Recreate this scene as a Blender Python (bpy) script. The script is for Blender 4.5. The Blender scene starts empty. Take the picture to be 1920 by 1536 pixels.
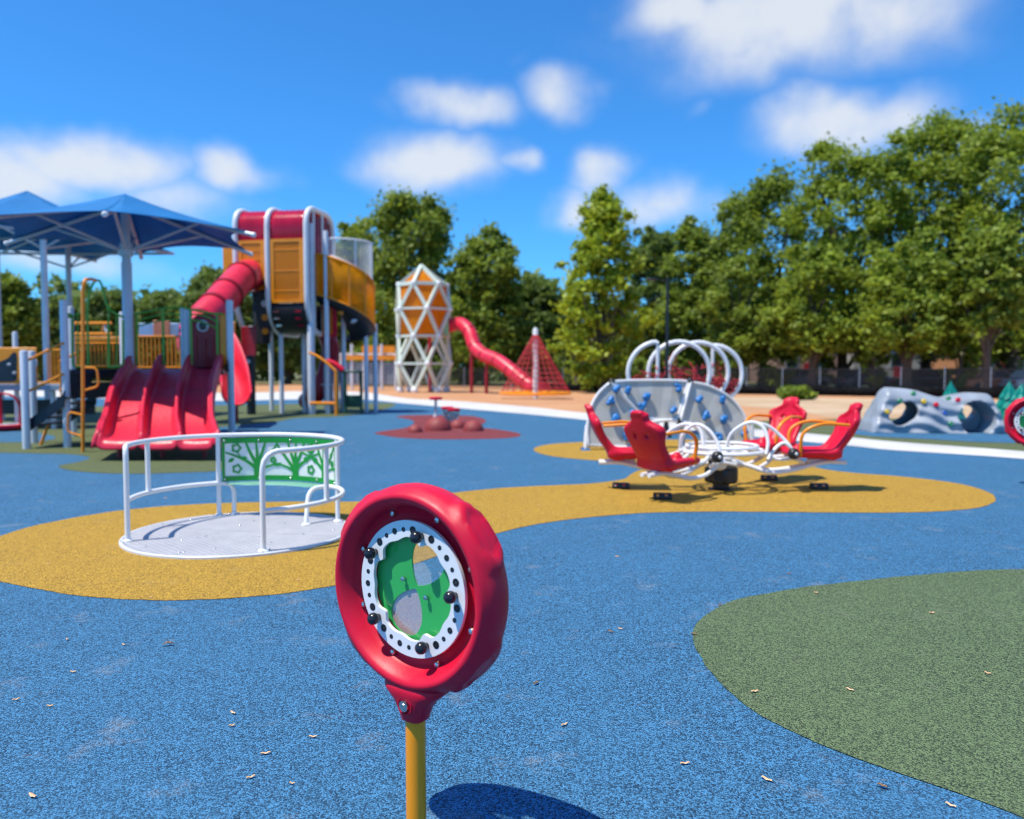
import bpy, bmesh, math, random
import numpy as np
from mathutils import Vector, Matrix, noise as mnoise
from mathutils.geometry import delaunay_2d_cdt
R = math.radians
PI = math.pi
random.seed(7)
RNG = np.random.default_rng(11)
scene = bpy.context.scene
COL = scene.collection

# ------------------------------------------------------------------ camera, world, sun, exposure
IMG_W, IMG_H, FPX, CAM_H, HORIZON = 1920.0, 1536.0, 1507.0, 1.5, 690.0
PITCH = math.atan((IMG_H / 2 - HORIZON) / FPX)
cam_data = bpy.data.cameras.new("camera")
cam = bpy.data.objects.new("camera", cam_data)
COL.objects.link(cam)
cam.location = (0, 0, CAM_H)
cam.rotation_euler = (PI / 2 - PITCH, 0, 0)
cam_data.sensor_width = 36
cam_data.sensor_fit = 'HORIZONTAL'
cam_data.lens = 36 * FPX / IMG_W
cam_data.clip_start = 0.05
cam_data.clip_end = 3000
cam_data.dof.use_dof = True
cam_data.dof.focus_distance = 3.3
cam_data.dof.aperture_fstop = 1.75
scene.camera = cam

SUN = Vector((-0.393, -0.173, 1.0)).normalized()       # towards the sun
SUN_EL = math.asin(SUN.z)
SUN_ROT = math.atan2(SUN.x, SUN.y)
world = bpy.data.worlds.new("World")
scene.world = world
world.use_nodes = True
wn, wl = world.node_tree.nodes, world.node_tree.links
wn.clear()


def wmath(op, a, b=None, c=None, clamp=False):
    n = wn.new('ShaderNodeMath')
    n.operation = op
    n.use_clamp = clamp
    for i, v in enumerate((a, b, c)):
        if v is None:
            continue
        if isinstance(v, (int, float)):
            n.inputs[i].default_value = v
        else:
            wl.new(v, n.inputs[i])
    return n.outputs[0]


w_out = wn.new('ShaderNodeOutputWorld')
w_bg = wn.new('ShaderNodeBackground')
w_bg.inputs['Strength'].default_value = 0.086
w_sky = wn.new('ShaderNodeTexSky')
w_sky.sky_type = 'NISHITA'
w_sky.sun_disc = False
w_sky.sun_elevation = SUN_EL
w_sky.sun_rotation = SUN_ROT % (2 * PI)
w_sky.air_density = 1.0
w_sky.dust_density = 0.3
w_sky.ozone_density = 3.0
w_tint = wn.new('ShaderNodeMix')
w_tint.data_type = 'RGBA'
w_tint.blend_type = 'MULTIPLY'
w_tint.inputs[0].default_value = 1.0
w_tint.inputs[7].default_value = (0.43, 1.26, 2.02, 1)
wl.new(w_sky.outputs[0], w_tint.inputs[6])
# clouds: soft lobes at world directions (azimuth right of +Y, elevation) plus a scatter all round
w_tc = wn.new('ShaderNodeTexCoord')
w_sep = wn.new('ShaderNodeSeparateXYZ')
wl.new(w_tc.outputs['Generated'], w_sep.inputs[0])
w_noise = wn.new('ShaderNodeTexNoise')
w_noise.inputs['Scale'].default_value = 6.0
w_noise.inputs['Detail'].default_value = 4
w_noise.inputs['Roughness'].default_value = 0.5
wl.new(w_tc.outputs['Generated'], w_noise.inputs['Vector'])
w_sepn = wn.new('ShaderNodeSeparateColor')
wl.new(w_noise.outputs['Color'], w_sepn.inputs[0])
w_az = wmath('ADD', wmath('ARCTAN2', w_sep.outputs[0], w_sep.outputs[1]),
             wmath('MULTIPLY', wmath('SUBTRACT', w_sepn.outputs[0], 0.5), 0.16))
w_el = wmath('ADD', wmath('ARCSINE', w_sep.outputs[2]),
             wmath('MULTIPLY', wmath('SUBTRACT', w_sepn.outputs[1], 0.5), 0.10))


def pix_dir(x, y):
    u, v = (x - IMG_W / 2) / FPX, (IMG_H / 2 - y) / FPX
    cp, sp = math.cos(PITCH), math.sin(PITCH)
    return Vector((u, cp + v * sp, -sp + v * cp))


CLOUDS = [(1480, 45, 280, 105, 1.0), (1260, 20, 130, 60, .8), (868, 182, 105, 42, .95), (1045, 175, 72, 55, .75), (800, 300, 135, 62, 1.0),
          (955, 305, 45, 30, .7), (1130, 325, 85, 50, .85), (1250, 385, 95, 55, .9), (1070, 385, 70, 48, .7), (165, 305, 165, 52, 1.0),
          (460, 325, 90, 42, .85), (40, 330, 110, 65, .9), (1565, 235, 165, 52, .85), (1790, 245, 70, 32, .75), (110, 500, 130, 34, .7),
          (1268, 207, 28, 22, .3), (985, 95, 45, 30, .18), (330, 375, 190, 45, .6), (735, 180, 60, 40, .25), (300, 500, 120, 30, .35)]
w_mask = None
for (x, y, hx, hy, amp) in CLOUDS:
    d = pix_dir(x, y).normalized()
    a0, e0 = math.atan2(d.x, d.y), math.asin(d.z)
    da = wmath('MULTIPLY', wmath('SUBTRACT', w_az, a0), FPX / hx / 1.02)
    de = wmath('MULTIPLY', wmath('SUBTRACT', w_el, e0), FPX / hy / 1.02)
    q = wmath('ADD', wmath('MULTIPLY', da, da), wmath('MULTIPLY', de, de))
    m = wmath('MULTIPLY', wmath('POWER', 2.718, wmath('MULTIPLY', q, -1.15)), amp)
    w_mask = m if w_mask is None else wmath('MAXIMUM', w_mask, m)
# scattered clouds elsewhere on the dome (behind and beside the view)
w_noise2 = wn.new('ShaderNodeTexNoise')
w_noise2.inputs['Scale'].default_value = 3.2
w_noise2.inputs['Detail'].default_value = 3
wl.new(w_tc.outputs['Generated'], w_noise2.inputs['Vector'])
w_side = wmath('MULTIPLY', wmath('SUBTRACT', wmath('ABSOLUTE', wmath('ARCTAN2', w_sep.outputs[0], w_sep.outputs[1])), 0.72), 4.0, clamp=True)
w_scat = wmath('MULTIPLY', wmath('MULTIPLY', wmath('SUBTRACT', w_noise2.outputs[0], 0.57), 9.0, clamp=True), w_side)
w_mask = wmath('MAXIMUM', w_mask, w_scat)
w_noise3 = wn.new('ShaderNodeTexNoise')
w_noise3.inputs['Scale'].default_value = 15
w_noise3.inputs['Detail'].default_value = 5
wl.new(w_tc.outputs['Generated'], w_noise3.inputs['Vector'])
w_mask = wmath('ADD', w_mask, wmath('MULTIPLY', wmath('MULTIPLY', wmath('SUBTRACT', w_noise3.outputs[0], 0.5), 1.5), wmath('MULTIPLY', w_mask, 1.0)))
w_ss = wn.new('ShaderNodeMapRange')
w_ss.interpolation_type = 'SMOOTHSTEP'
wl.new(w_mask, w_ss.inputs['Value'])
w_ss.inputs['From Min'].default_value = 0.12
w_ss.inputs['From Max'].default_value = 0.98
w_ss.inputs['To Max'].default_value = 0.88
w_cl = wn.new('ShaderNodeMix')
w_cl.data_type = 'RGBA'
w_cl.inputs[7].default_value = (8.3, 8.7, 9.2, 1)
wl.new(w_ss.outputs[0], w_cl.inputs[0])
wl.new(w_tint.outputs[2], w_cl.inputs[6])
wl.new(w_cl.outputs[2], w_bg.inputs['Color'])
wl.new(w_bg.outputs[0], w_out.inputs[0])

sun_data = bpy.data.lights.new("sun", 'SUN')
sun_data.energy = 5.0
sun_data.angle = R(0.53)
sun_data.color = (1.0, 0.93, 0.80)
sun_ob = bpy.data.objects.new("sun", sun_data)
sun_ob.rotation_euler = (-SUN).to_track_quat('-Z', 'Y').to_euler()
sun_ob.location = (-10, -5, 30)
COL.objects.link(sun_ob)

vs = scene.view_settings
vs.view_transform = 'Standard'
vs.look = 'None'
vs.exposure = 0.2
vs.gamma = 1.0
vs.use_curve_mapping = False
scene.render.engine = 'CYCLES'
scene.cycles.max_bounces = 8
scene.cycles.transparent_max_bounces = 24
scene.cycles.diffuse_bounces = 3
scene.cycles.glossy_bounces = 3
scene.cycles.use_denoising = True
scene.cycles.filter_width = 1.1
scene.cycles.denoiser = 'OPENIMAGEDENOISE'
scene.cycles.denoising_input_passes = 'RGB_ALBEDO_NORMAL'
scene.cycles.denoising_prefilter = 'ACCURATE'
scene.cycles.caustics_reflective = False
scene.cycles.caustics_refractive = False
scene.cycles.sample_clamp_indirect = 6.0


def at(x, y, Y):
    d = pix_dir(x, y)
    t = Y / d.y
    return Vector((d.x * t, Y, CAM_H + d.z * t))


def gnd(x, y, z=0.0):
    d = pix_dir(x, y)
    t = (z - CAM_H) / d.z
    return Vector((d.x * t, d.y * t, z))


# ------------------------------------------------------------------ materials
MATS = {}


def nodes_of(name):
    m = bpy.data.materials.new(name)
    m.use_nodes = True
    return m, m.node_tree.nodes, m.node_tree.links, m.node_tree.nodes['Principled BSDF']


def vmix(n, l, fac, a, b, blend='MIX'):
    x = n.new('ShaderNodeMix')
    x.data_type = 'RGBA'
    x.blend_type = blend
    for s, v in ((0, fac), (6, a), (7, b)):
        if hasattr(v, 'is_linked'):
            l.new(v, x.inputs[s])
        elif isinstance(v, (int, float)):
            x.inputs[s].default_value = v
        else:
            x.inputs[s].default_value = (*v[:3], 1)
    return x.outputs[2]


def ramp(n, l, src, a, b, lo=0.0, hi=1.0):
    r = n.new('ShaderNodeMapRange')
    r.inputs['From Min'].default_value = a
    r.inputs['From Max'].default_value = b
    r.inputs['To Min'].default_value = lo
    r.inputs['To Max'].default_value = hi
    l.new(src, r.inputs['Value'])
    return r.outputs[0]


def noise(n, l, scale, detail=3, coord='Object', rough=.5):
    tc = n.new('ShaderNodeTexCoord')
    t = n.new('ShaderNodeTexNoise')
    t.inputs['Scale'].default_value = scale
    t.inputs['Detail'].default_value = detail
    t.inputs['Roughness'].default_value = rough
    l.new(tc.outputs[coord], t.inputs['Vector'])
    return t.outputs[0]


def pm(name, col, rough=.4, metal=0.0, var=.10, scale=3.0, bump=0.0, bscale=200.0, spec=.5, dirt=.0, coat=0.0, trans=0.0, alpha=1.0):
    """painted / moulded surface: base colour with slight fading, uneven gloss and fine relief"""
    if name in MATS:
        return MATS[name]
    m, n, l, b = nodes_of(name)
    nz = noise(n, l, scale, 4)
    f = ramp(n, l, nz, .3, .7)
    c = vmix(n, l, f, [v * (1 - var) for v in col], [min(1, v * (1 + var) + .004) for v in col])
    if dirt:
        nd = noise(n, l, scale * 5, 6, rough=.65)
        c = vmix(n, l, ramp(n, l, nd, .55, .75, 0, dirt), c, (.22, .19, .16))
    l.new(c, b.inputs['Base Color'])
    l.new(ramp(n, l, noise(n, l, scale * 6, 3), .3, .7, rough * .85, min(1, rough * 1.2)), b.inputs['Roughness'])
    b.inputs['Metallic'].default_value = metal
    b.inputs['Specular IOR Level'].default_value = spec
    b.inputs['Coat Weight'].default_value = coat
    b.inputs['Coat Roughness'].default_value = .15
    if bump:
        bp = n.new('ShaderNodeBump')
        bp.inputs['Strength'].default_value = bump
        bp.inputs['Distance'].default_value = .002
        l.new(noise(n, l, bscale, 2), bp.inputs['Height'])
        l.new(bp.outputs[0], b.inputs['Normal'])
    if trans or alpha < 1:
        tr = n.new('ShaderNodeBsdfTransparent')
        tr.inputs[0].default_value = (*[min(1, v ** .35) for v in col], 1)
        mx = n.new('ShaderNodeMixShader')
        mx.inputs[0].default_value = 1 - alpha
        if trans:
            tl = n.new('ShaderNodeBsdfTranslucent')
            l.new(c, tl.inputs[0])
            m2 = n.new('ShaderNodeMixShader')
            m2.inputs[0].default_value = trans
            l.new(b.outputs[0], m2.inputs[1])
            l.new(tl.outputs[0], m2.inputs[2])
            l.new(m2.outputs[0], mx.inputs[1])
        else:
            l.new(b.outputs[0], mx.inputs[1])
        l.new(tr.outputs[0], mx.inputs[2])
        l.new(mx.outputs[0], n['Material Output'].inputs[0])
    MATS[name] = m
    return m


def rubber(name, light, dark, frac=.36, dirt=(.30, .27, .24), dirt_amt=.30):
    """poured rubber granules: coloured grains with black ones between, faint chalky scuffs"""
    m, n, l, b = nodes_of(name)
    tc = n.new('ShaderNodeTexCoord')
    v = n.new('ShaderNodeTexVoronoi')
    v.inputs['Scale'].default_value = 170
    l.new(tc.outputs['Object'], v.inputs['Vector'])
    sep = n.new('ShaderNodeSeparateColor')
    l.new(v.outputs['Color'], sep.inputs[0])
    f = ramp(n, l, sep.outputs[0], frac - .06, frac + .12)
    c = vmix(n, l, f, dark, light)
    c = vmix(n, l, ramp(n, l, sep.outputs[1], .0, 1.0, .0, .55), c, [x * .62 for x in light])
    v2 = n.new('ShaderNodeTexVoronoi')
    v2.inputs['Scale'].default_value = 120
    l.new(tc.outputs['Object'], v2.inputs['Vector'])
    s2 = n.new('ShaderNodeSeparateColor')
    l.new(v2.outputs['Color'], s2.inputs[0])
    c = vmix(n, l, ramp(n, l, s2.outputs[1], .50, .95, 0, .55), c, dark)
    v3 = n.new('ShaderNodeTexVoronoi')
    v3.inputs['Scale'].default_value = 55
    l.new(tc.outputs['Object'], v3.inputs['Vector'])
    s3 = n.new('ShaderNodeSeparateColor')
    l.new(v3.outputs['Color'], s3.inputs[0])
    c = vmix(n, l, ramp(n, l, s3.outputs[1], .45, 1.0, 0, .12), c, [x * .35 for x in light])
    c = vmix(n, l, ramp(n, l, s3.outputs[0], .55, 1.0, 0, .10), c, [min(1, x * 1.45 + .01) for x in light])
    big = noise(n, l, .9, 5, rough=.6)
    c = vmix(n, l, ramp(n, l, big, .35, .65, 0, .22), c, [x * .72 for x in light])
    sc = noise(n, l, 2.6, 8, rough=.72)
    c = vmix(n, l, ramp(n, l, sc, .57, .72, 0, dirt_amt), c, dirt)
    l.new(c, b.inputs['Base Color'])
    b.inputs['Roughness'].default_value = .78
    b.inputs['Specular IOR Level'].default_value = .3
    bp = n.new('ShaderNodeBump')
    bp.inputs['Strength'].default_value = .9
    bp.inputs['Distance'].default_value = .005
    l.new(v.outputs['Distance'], bp.inputs['Height'])
    bp.invert = True
    l.new(bp.outputs[0], b.inputs['Normal'])
    MATS[name] = m
    return m


def mottled(name, c1, c2, scale=30, rough=.9, c3=None, s3=1.0, bump=.5, bdist=.02):
    m, n, l, b = nodes_of(name)
    a = ramp(n, l, noise(n, l, scale, 6, rough=.7), .35, .65)
    c = vmix(n, l, a, c1, c2)
    if c3:
        c = vmix(n, l, ramp(n, l, noise(n, l, s3, 4), .4, .65), c, c3)
    l.new(c, b.inputs['Base Color'])
    b.inputs['Roughness'].default_value = rough
    b.inputs['Specular IOR Level'].default_value = .2
    bp = n.new('ShaderNodeBump')
    bp.inputs['Strength'].default_value = bump
    bp.inputs['Distance'].default_value = bdist
    l.new(noise(n, l, scale, 5), bp.inputs['Height'])
    l.new(bp.outputs[0], b.inputs['Normal'])
    MATS[name] = m
    return m


def foliage(name, c_dark, c_light, c_tip, trans=.4):
    m, n, l, b = nodes_of(name)
    g = n.new('ShaderNodeNewGeometry')
    c = vmix(n, l, g.outputs['Random Per Island'], c_dark, c_light)
    c = vmix(n, l, ramp(n, l, noise(n, l, .55, 3), .45, .7, 0, .7), c, c_tip)
    l.new(c, b.inputs['Base Color'])
    b.inputs['Roughness'].default_value = .55
    b.inputs['Specular IOR Level'].default_value = .35
    t = n.new('ShaderNodeBsdfTranslucent')
    l.new(vmix(n, l, .5, c, c_tip), t.inputs[0])
    mx = n.new('ShaderNodeMixShader')
    mx.inputs[0].default_value = trans
    l.new(b.outputs[0], mx.inputs[1])
    l.new(t.outputs[0], mx.inputs[2])
    l.new(mx.outputs[0], n['Material Output'].inputs[0])
    MATS[name] = m
    return m


RED = pm('red_plastic', (.62, .004, .032), .40, spec=.32, var=.10, bump=.25, bscale=420, dirt=.06)
REDS = pm('red_slide_plastic', (.70, .016, .050), .38, spec=.5, var=.12, bump=.1, bscale=150, dirt=.05)
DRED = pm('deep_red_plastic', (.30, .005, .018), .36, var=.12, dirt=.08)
REDROOF = pm('red_roof_plastic', (.62, .010, .055), .14, var=.18, scale=1.6, trans=.35)
REDCLEAR = pm('red_clear_plastic', (.42, .012, .04), .15, var=.12, alpha=.72)
ORANGE = pm('orange_paint', (.84, .265, .004), .34, var=.08, dirt=.05)
ORANGET = pm('orange_clear_panel', (.98, .42, .006), .25, var=.14, alpha=.70, trans=.55)
ORANGED = pm('orange_panel', (.86, .285, .005), .36, var=.10)
YELLOWP = pm('yellow_orange_paint', (.95, .315, .003), .30, var=.05)
WHITE = pm('white_paint', (.80, .80, .80), .30, var=.04, dirt=.06)
GREYPOST = pm('pale_grey_post_paint', (.64, .67, .72), .36, var=.06, dirt=.06)
STRUT = pm('pale_metal_tube', (.55, .58, .62), .38, metal=.15, var=.08)
STEEL = pm('steel', (.62, .60, .57), .22, metal=1.0, var=.08)
BLACK = pm('black_rubber', (.010, .010, .012), .42, var=.3, bump=.2)
KNOB = pm('black_knob', (.010, .012, .018), .22, var=.2)
NAVY = pm('dark_navy_panel', (.006, .013, .026), .38, var=.2)
CHAR = pm('black_panel', (.007, .009, .013), .5, var=.3)
GREENP = pm('leaf_green_panel', (.008, .29, .035), .33, var=.10)
GREENTUBE = pm('green_tube_paint', (.10, .36, .025), .34, var=.1)
DGREEN = pm('dark_green_panel', (.006, .07, .045), .4)
TEAL = pm('teal_green_plastic', (.004, .23, .17), .22, var=.15)
SEATGREEN = pm('pale_green_bench', (.17, .42, .30), .4)
BLUEHOLD = pm('blue_hold_plastic', (.012, .165, .47), .38, var=.2, scale=12)
GREYPANEL = pm('grey_climbing_panel', (.50, .495, .46), .5, var=.06, bump=.12, dirt=.05)
GREYPANEL2 = pm('darker_grey_climbing_panel', (.435, .432, .40), .5, var=.06, bump=.12, dirt=.05)
GREYSLAT = pm('grey_slat_paint', (.26, .31, .39), .45, var=.1)
ROCK = pm('grey_boulder_plastic', (.29, .325, .375), .36, var=.14, scale=2.5, bump=.15)
DOME = pm('brick_red_rubber', (.26, .035, .035), .6, var=.15, bump=.5, bscale=500)
CANOPY = pm('blue_shade_fabric', (.002, .185, .49), .7, var=.10, scale=2.0, bump=.3, bscale=350, trans=.22)
ROPE = pm('red_rope', (.46, .02, .03), .7, var=.25)
DARKPOLE = pm('black_lamp_paint', (.008, .008, .010), .4)
PALEBEAM = pm('pale_green_white_beam', (.62, .70, .60), .45, var=.06)
BARK = mottled('bark', (.055, .045, .036), (.15, .125, .10), 9, bump=.8, bdist=.04)
CONC = mottled('pale_concrete', (.55, .54, .52), (.64, .63, .61), 14, c3=(.50, .49, .47), s3=.8, bump=.15, bdist=.004)
MULCH = mottled('wood_mulch', (.32, .14, .060), (.66, .36, .19), 26, c3=(.54, .29, .15), s3=.25, bump=.8, bdist=.03)
DIRT = mottled('pale_dirt', (.46, .33, .21), (.60, .46, .31), 9, c3=(.42, .28, .16), s3=.3, bump=.5)
GRASSG = mottled('dry_lawn', (.045, .075, .02), (.13, .15, .055), 5, c3=(.20, .17, .09), s3=.12, bump=.6, bdist=.05)
ASPH = mottled('asphalt', (.045, .045, .048), (.075, .074, .074), 60, bump=.3, bdist=.005)
WOOD = mottled('wood_chip_tan', (.60, .34, .17), (.80, .54, .33), 90, bump=.3, bdist=.001)
LEAFDRY = mottled('dry_brown_leaf', (.10, .05, .025), (.36, .21, .11), 70, bump=.3, bdist=.001)
BLUERUB = rubber('blue_rubber', (.074, .270, .50), (.003, .014, .034), .48, dirt=(.33, .33, .33), dirt_amt=.36)
YELRUB = rubber('yellow_rubber', (.66, .390, .045), (.070, .038, .006), .33, dirt_amt=.12)
GRNRUB = rubber('green_rubber', (.172, .245, .112), (.010, .020, .014), .43, dirt_amt=.15)
REDRUB = rubber('red_rubber', (.30, .055, .060), (.050, .014, .016), .25, dirt_amt=.12)
OLVRUB = rubber('olive_rubber', (.165, .205, .080), (.020, .028, .018), .30, dirt_amt=.15)
FOL_OAK = foliage('oak_leaves', (.100, .150, .018), (.265, .365, .036), (.400, .485, .042))
FOL_OAK2 = foliage('dark_oak_leaves', (.078, .125, .018), (.230, .320, .036), (.355, .435, .040))
FOL_YEL = foliage('yellow_green_leaves', (.150, .225, .018), (.350, .450, .024), (.530, .580, .030), .35)
FOL_FAR = foliage('far_leaves', (.058, .105, .030), (.175, .260, .050), (.260, .345, .055))
MOSS = foliage('hanging_moss', (.16, .14, .10), (.30, .27, .21), (.26, .22, .17), .2)
BRICKW = mottled('pinkish_brick_wall', (.22, .135, .115), (.33, .22, .19), 6, bump=.3)
TANW = mottled('orange_tan_wall', (.40, .17, .08), (.50, .24, .12), 4, bump=.2)
GREYW = mottled('grey_stucco_wall', (.30, .28, .27), (.40, .38, .36), 4, bump=.2)
ROOFM = mottled('grey_shingle', (.10, .095, .095), (.19, .18, .175), 12, bump=.5)
SILT = pm('black_silt_fabric', (.006, .006, .007), .85, spec=.05, var=.3)
GLASSD = pm('dark_window_glass', (.012, .016, .022), .08, var=.2)
CLEAR = None

# ------------------------------------------------------------------ mesh helpers
class MB:
    """collects shapes, then links them as ONE mesh object"""

    def __init__(self):
        self.v, self.f = [], []

    def add(self, verts, faces, M=None):
        o = len(self.v)
        for p in verts:
            p = Vector(p)
            self.v.append(M @ p if M else p)
        self.f += [tuple(i + o for i in f) for f in faces]
        return self

    def box(self, c, s, rz=0.0, M=None):
        x, y, z = s[0] / 2, s[1] / 2, s[2] / 2
        T = Matrix.Translation(Vector(c)) @ Matrix.Rotation(rz, 4, 'Z')
        if M:
            T = M @ T
        vs_ = [(-x, -y, -z), (x, -y, -z), (x, y, -z), (-x, y, -z), (-x, -y, z), (x, -y, z), (x, y, z), (-x, y, z)]
        return self.add(vs_, [(3, 2, 1, 0), (4, 5, 6, 7), (0, 1, 5, 4), (1, 2, 6, 5), (2, 3, 7, 6), (3, 0, 4, 7)], T)

    def beam(self, a, b, w, h=None):
        a, b = Vector(a), Vector(b)
        h = h or w
        d = b - a
        q = d.to_track_quat('Z', 'Y').to_matrix().to_4x4()
        return self.box((0, 0, d.length / 2), (w, h, d.length), M=Matrix.Translation(a) @ q)

    def tube(self, pts, r, n=10, closed=False, cap=True, M=None):
        pts = [Vector(p) for p in pts]
        N = len(pts)
        rs = r if isinstance(r, (list, tuple)) else [r] * N
        T = []
        for i in range(N):
            a = pts[(i - 1) % N] if (closed or i > 0) else pts[i]
            b = pts[(i + 1) % N] if (closed or i < N - 1) else pts[i]
            t = b - a
            T.append(t.normalized() if t.length > 1e-9 else Vector((0, 0, 1)))
        up = Vector((0, 0, 1)) if abs(T[0].z) < .9 else Vector((1, 0, 0))
        nrm = (up - T[0] * up.dot(T[0])).normalized()
        verts, faces = [], []
        for i in range(N):
            nrm = (nrm - T[i] * nrm.dot(T[i]))
            nrm = nrm.normalized() if nrm.length > 1e-6 else T[i].orthogonal().normalized()
            bi = T[i].cross(nrm)
            for k in range(n):
                a = 2 * PI * k / n
                verts.append(pts[i] + (nrm * math.cos(a) + bi * math.sin(a)) * rs[i])
        for i in range(N if closed else N - 1):
            j = (i + 1) % N
            for k in range(n):
                k2 = (k + 1) % n
                faces.append((i * n + k, i * n + k2, j * n + k2, j * n + k))
        if cap and not closed:
            faces.append(tuple(range(n - 1, -1, -1)))
            faces.append(tuple((N - 1) * n + k for k in range(n)))
        return self.add(verts, faces, M)

    def lathe(self, prof, n=24, M=None, closed=False):
        verts, faces = [], []
        P = len(prof)
        for k in range(n):
            a = 2 * PI * k / n
            for (r, z) in prof:
                verts.append((r * math.cos(a), r * math.sin(a), z))
        for k in range(n):
            k2 = (k + 1) % n
            for i in range(P if closed else P - 1):
                j = (i + 1) % P
                faces.append((k * P + i, k2 * P + i, k2 * P + j, k * P + j))
        return self.add(verts, faces, M)

    def prism(self, poly, t0, t1, M=None):
        """outline in local XY, from z=t0 to z=t1"""
        n = len(poly)
        verts = [(p[0], p[1], t0) for p in poly] + [(p[0], p[1], t1) for p in poly]
        faces = [tuple(range(n - 1, -1, -1)), tuple(range(n, 2 * n))]
        faces += [(i, (i + 1) % n, n + (i + 1) % n, n + i) for i in range(n)]
        return self.add(verts, faces, M)

    def ball(self, c, r, n=12, sc=(1, 1, 1), M=None):
        prof = [(max(1e-4, r * math.sin(PI * i / n)), -r * math.cos(PI * i / n)) for i in range(n + 1)]
        T = Matrix.Translation(Vector(c)) @ Matrix.Diagonal((*sc, 1))
        return self.lathe(prof, n * 2 - 4, M @ T if M else T)

    def grid(self, rows):
        nr, nc = len(rows), len(rows[0])
        return self.add([p for r_ in rows for p in r_],
                        [(i * nc + j, i * nc + j + 1, (i + 1) * nc + j + 1, (i + 1) * nc + j) for i in range(nr - 1) for j in range(nc - 1)])

    def build(self, name, mat, parent=None, bevel=0.0, solid=0.0, angle=38, recalc=True, label=None, kind=None, flat=False):
        o0 = parent
        while o0 is not None and o0.parent is not None:
            o0 = o0.parent
        off = ORIGIN.get(o0.name, Vector()) if o0 is not None else Vector()
        me = bpy.data.meshes.new(name)
        me.from_pydata([tuple(p - off) for p in self.v], [], self.f)
        if recalc:
            b = bmesh.new()
            b.from_mesh(me)
            bmesh.ops.recalc_face_normals(b, faces=b.faces)
            b.to_mesh(me)
            b.free()
        me.materials.append(mat)
        me.polygons.foreach_set('use_smooth', [not flat] * len(me.polygons))
        if not flat:
            me.set_sharp_from_angle(angle=R(angle))
        ob = bpy.data.objects.new(name, me)
        COL.objects.link(ob)
        if parent is not None:
            ob.parent = parent
        if solid:
            s = ob.modifiers.new('solid', 'SOLIDIFY')
            s.thickness = solid
            s.offset = 0
        if bevel:
            s = ob.modifiers.new('bevel', 'BEVEL')
            s.width = bevel
            s.segments = 2
            s.limit_method = 'ANGLE'
            s.angle_limit = R(40)
        if label:
            ob['label'] = label
        if kind:
            ob['kind'] = kind
        return ob


ORIGIN = {}


def tag(o, label=None, cat=None, group=None, kind=None):
    for k, v in (('label', label), ('category', cat), ('group', group), ('kind', kind)):
        if v:
            o[k] = v
    return o


def thing(name, label, cat, loc=(0, 0, 0), group=None, rz=0.0, world=True):
    """Empty at the thing's base; parts are given in world coordinates when world is True"""
    o = bpy.data.objects.new(name, None)
    o.empty_display_size = .2
    COL.objects.link(o)
    o.location = loc
    o.rotation_euler = (0, 0, rz)
    ORIGIN[o.name] = Vector(loc) if world else Vector()
    return tag(o, label, cat, group)


def copy_tree(o, parent=None):
    c = o.copy()
    COL.objects.link(c)
    if parent is not None:
        c.parent = parent
    for ch in list(o.children):
        copy_tree(ch, c)
    return c


def clone(o, parent, M=None):
    """another part sharing the mesh"""
    c = o.copy()
    COL.objects.link(c)
    c.parent = parent
    if M is not None:
        c.matrix_local = M
    return c


def fillet(pts, r, n=6, closed=False):
    pts = [Vector(p) for p in pts]
    out = []
    N = len(pts)
    for i in range(N):
        if not closed and i in (0, N - 1):
            out.append(pts[i])
            continue
        a, b, c = pts[(i - 1) % N], pts[i], pts[(i + 1) % N]
        rr = r[i] if isinstance(r, (list, tuple)) else r
        d1, d2 = (a - b), (c - b)
        k = min(rr, d1.length * .49, d2.length * .49)
        p, q = b + d1.normalized() * k, b + d2.normalized() * k
        for j in range(n + 1):
            t = j / n
            out.append(p * (1 - t) ** 2 + b * 2 * t * (1 - t) + q * t * t)
    return out


def spline(pts, per=8, closed=False):
    pts = [Vector(p) for p in pts]
    N = len(pts)
    out = []
    for i in range(N if closed else N - 1):
        p1, p2 = pts[i], pts[(i + 1) % N]
        p0 = pts[(i - 1) % N] if (closed or i > 0) else p1 * 2 - p2
        p3 = pts[(i + 2) % N] if (closed or i < N - 2) else p2 * 2 - p1
        for j in range(per):
            t = j / per
            out.append(.5 * ((2 * p1) + (p2 - p0) * t + (2 * p0 - 5 * p1 + 4 * p2 - p3) * t * t + (3 * p1 - p0 - 3 * p2 + p3) * t ** 3))
    if not closed:
        out.append(pts[-1])
    return out


def arc(c, r, a0, a1, n, z):
    return [Vector((c[0] + r * math.cos(R(a0 + (a1 - a0) * i / n)), c[1] + r * math.sin(R(a0 + (a1 - a0) * i / n)), z)) for i in range(n + 1)]


def smooth(a, b, x):
    t = np.clip((x - a) / (b - a), 0, 1)
    return t * t * (3 - 2 * t)


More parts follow.
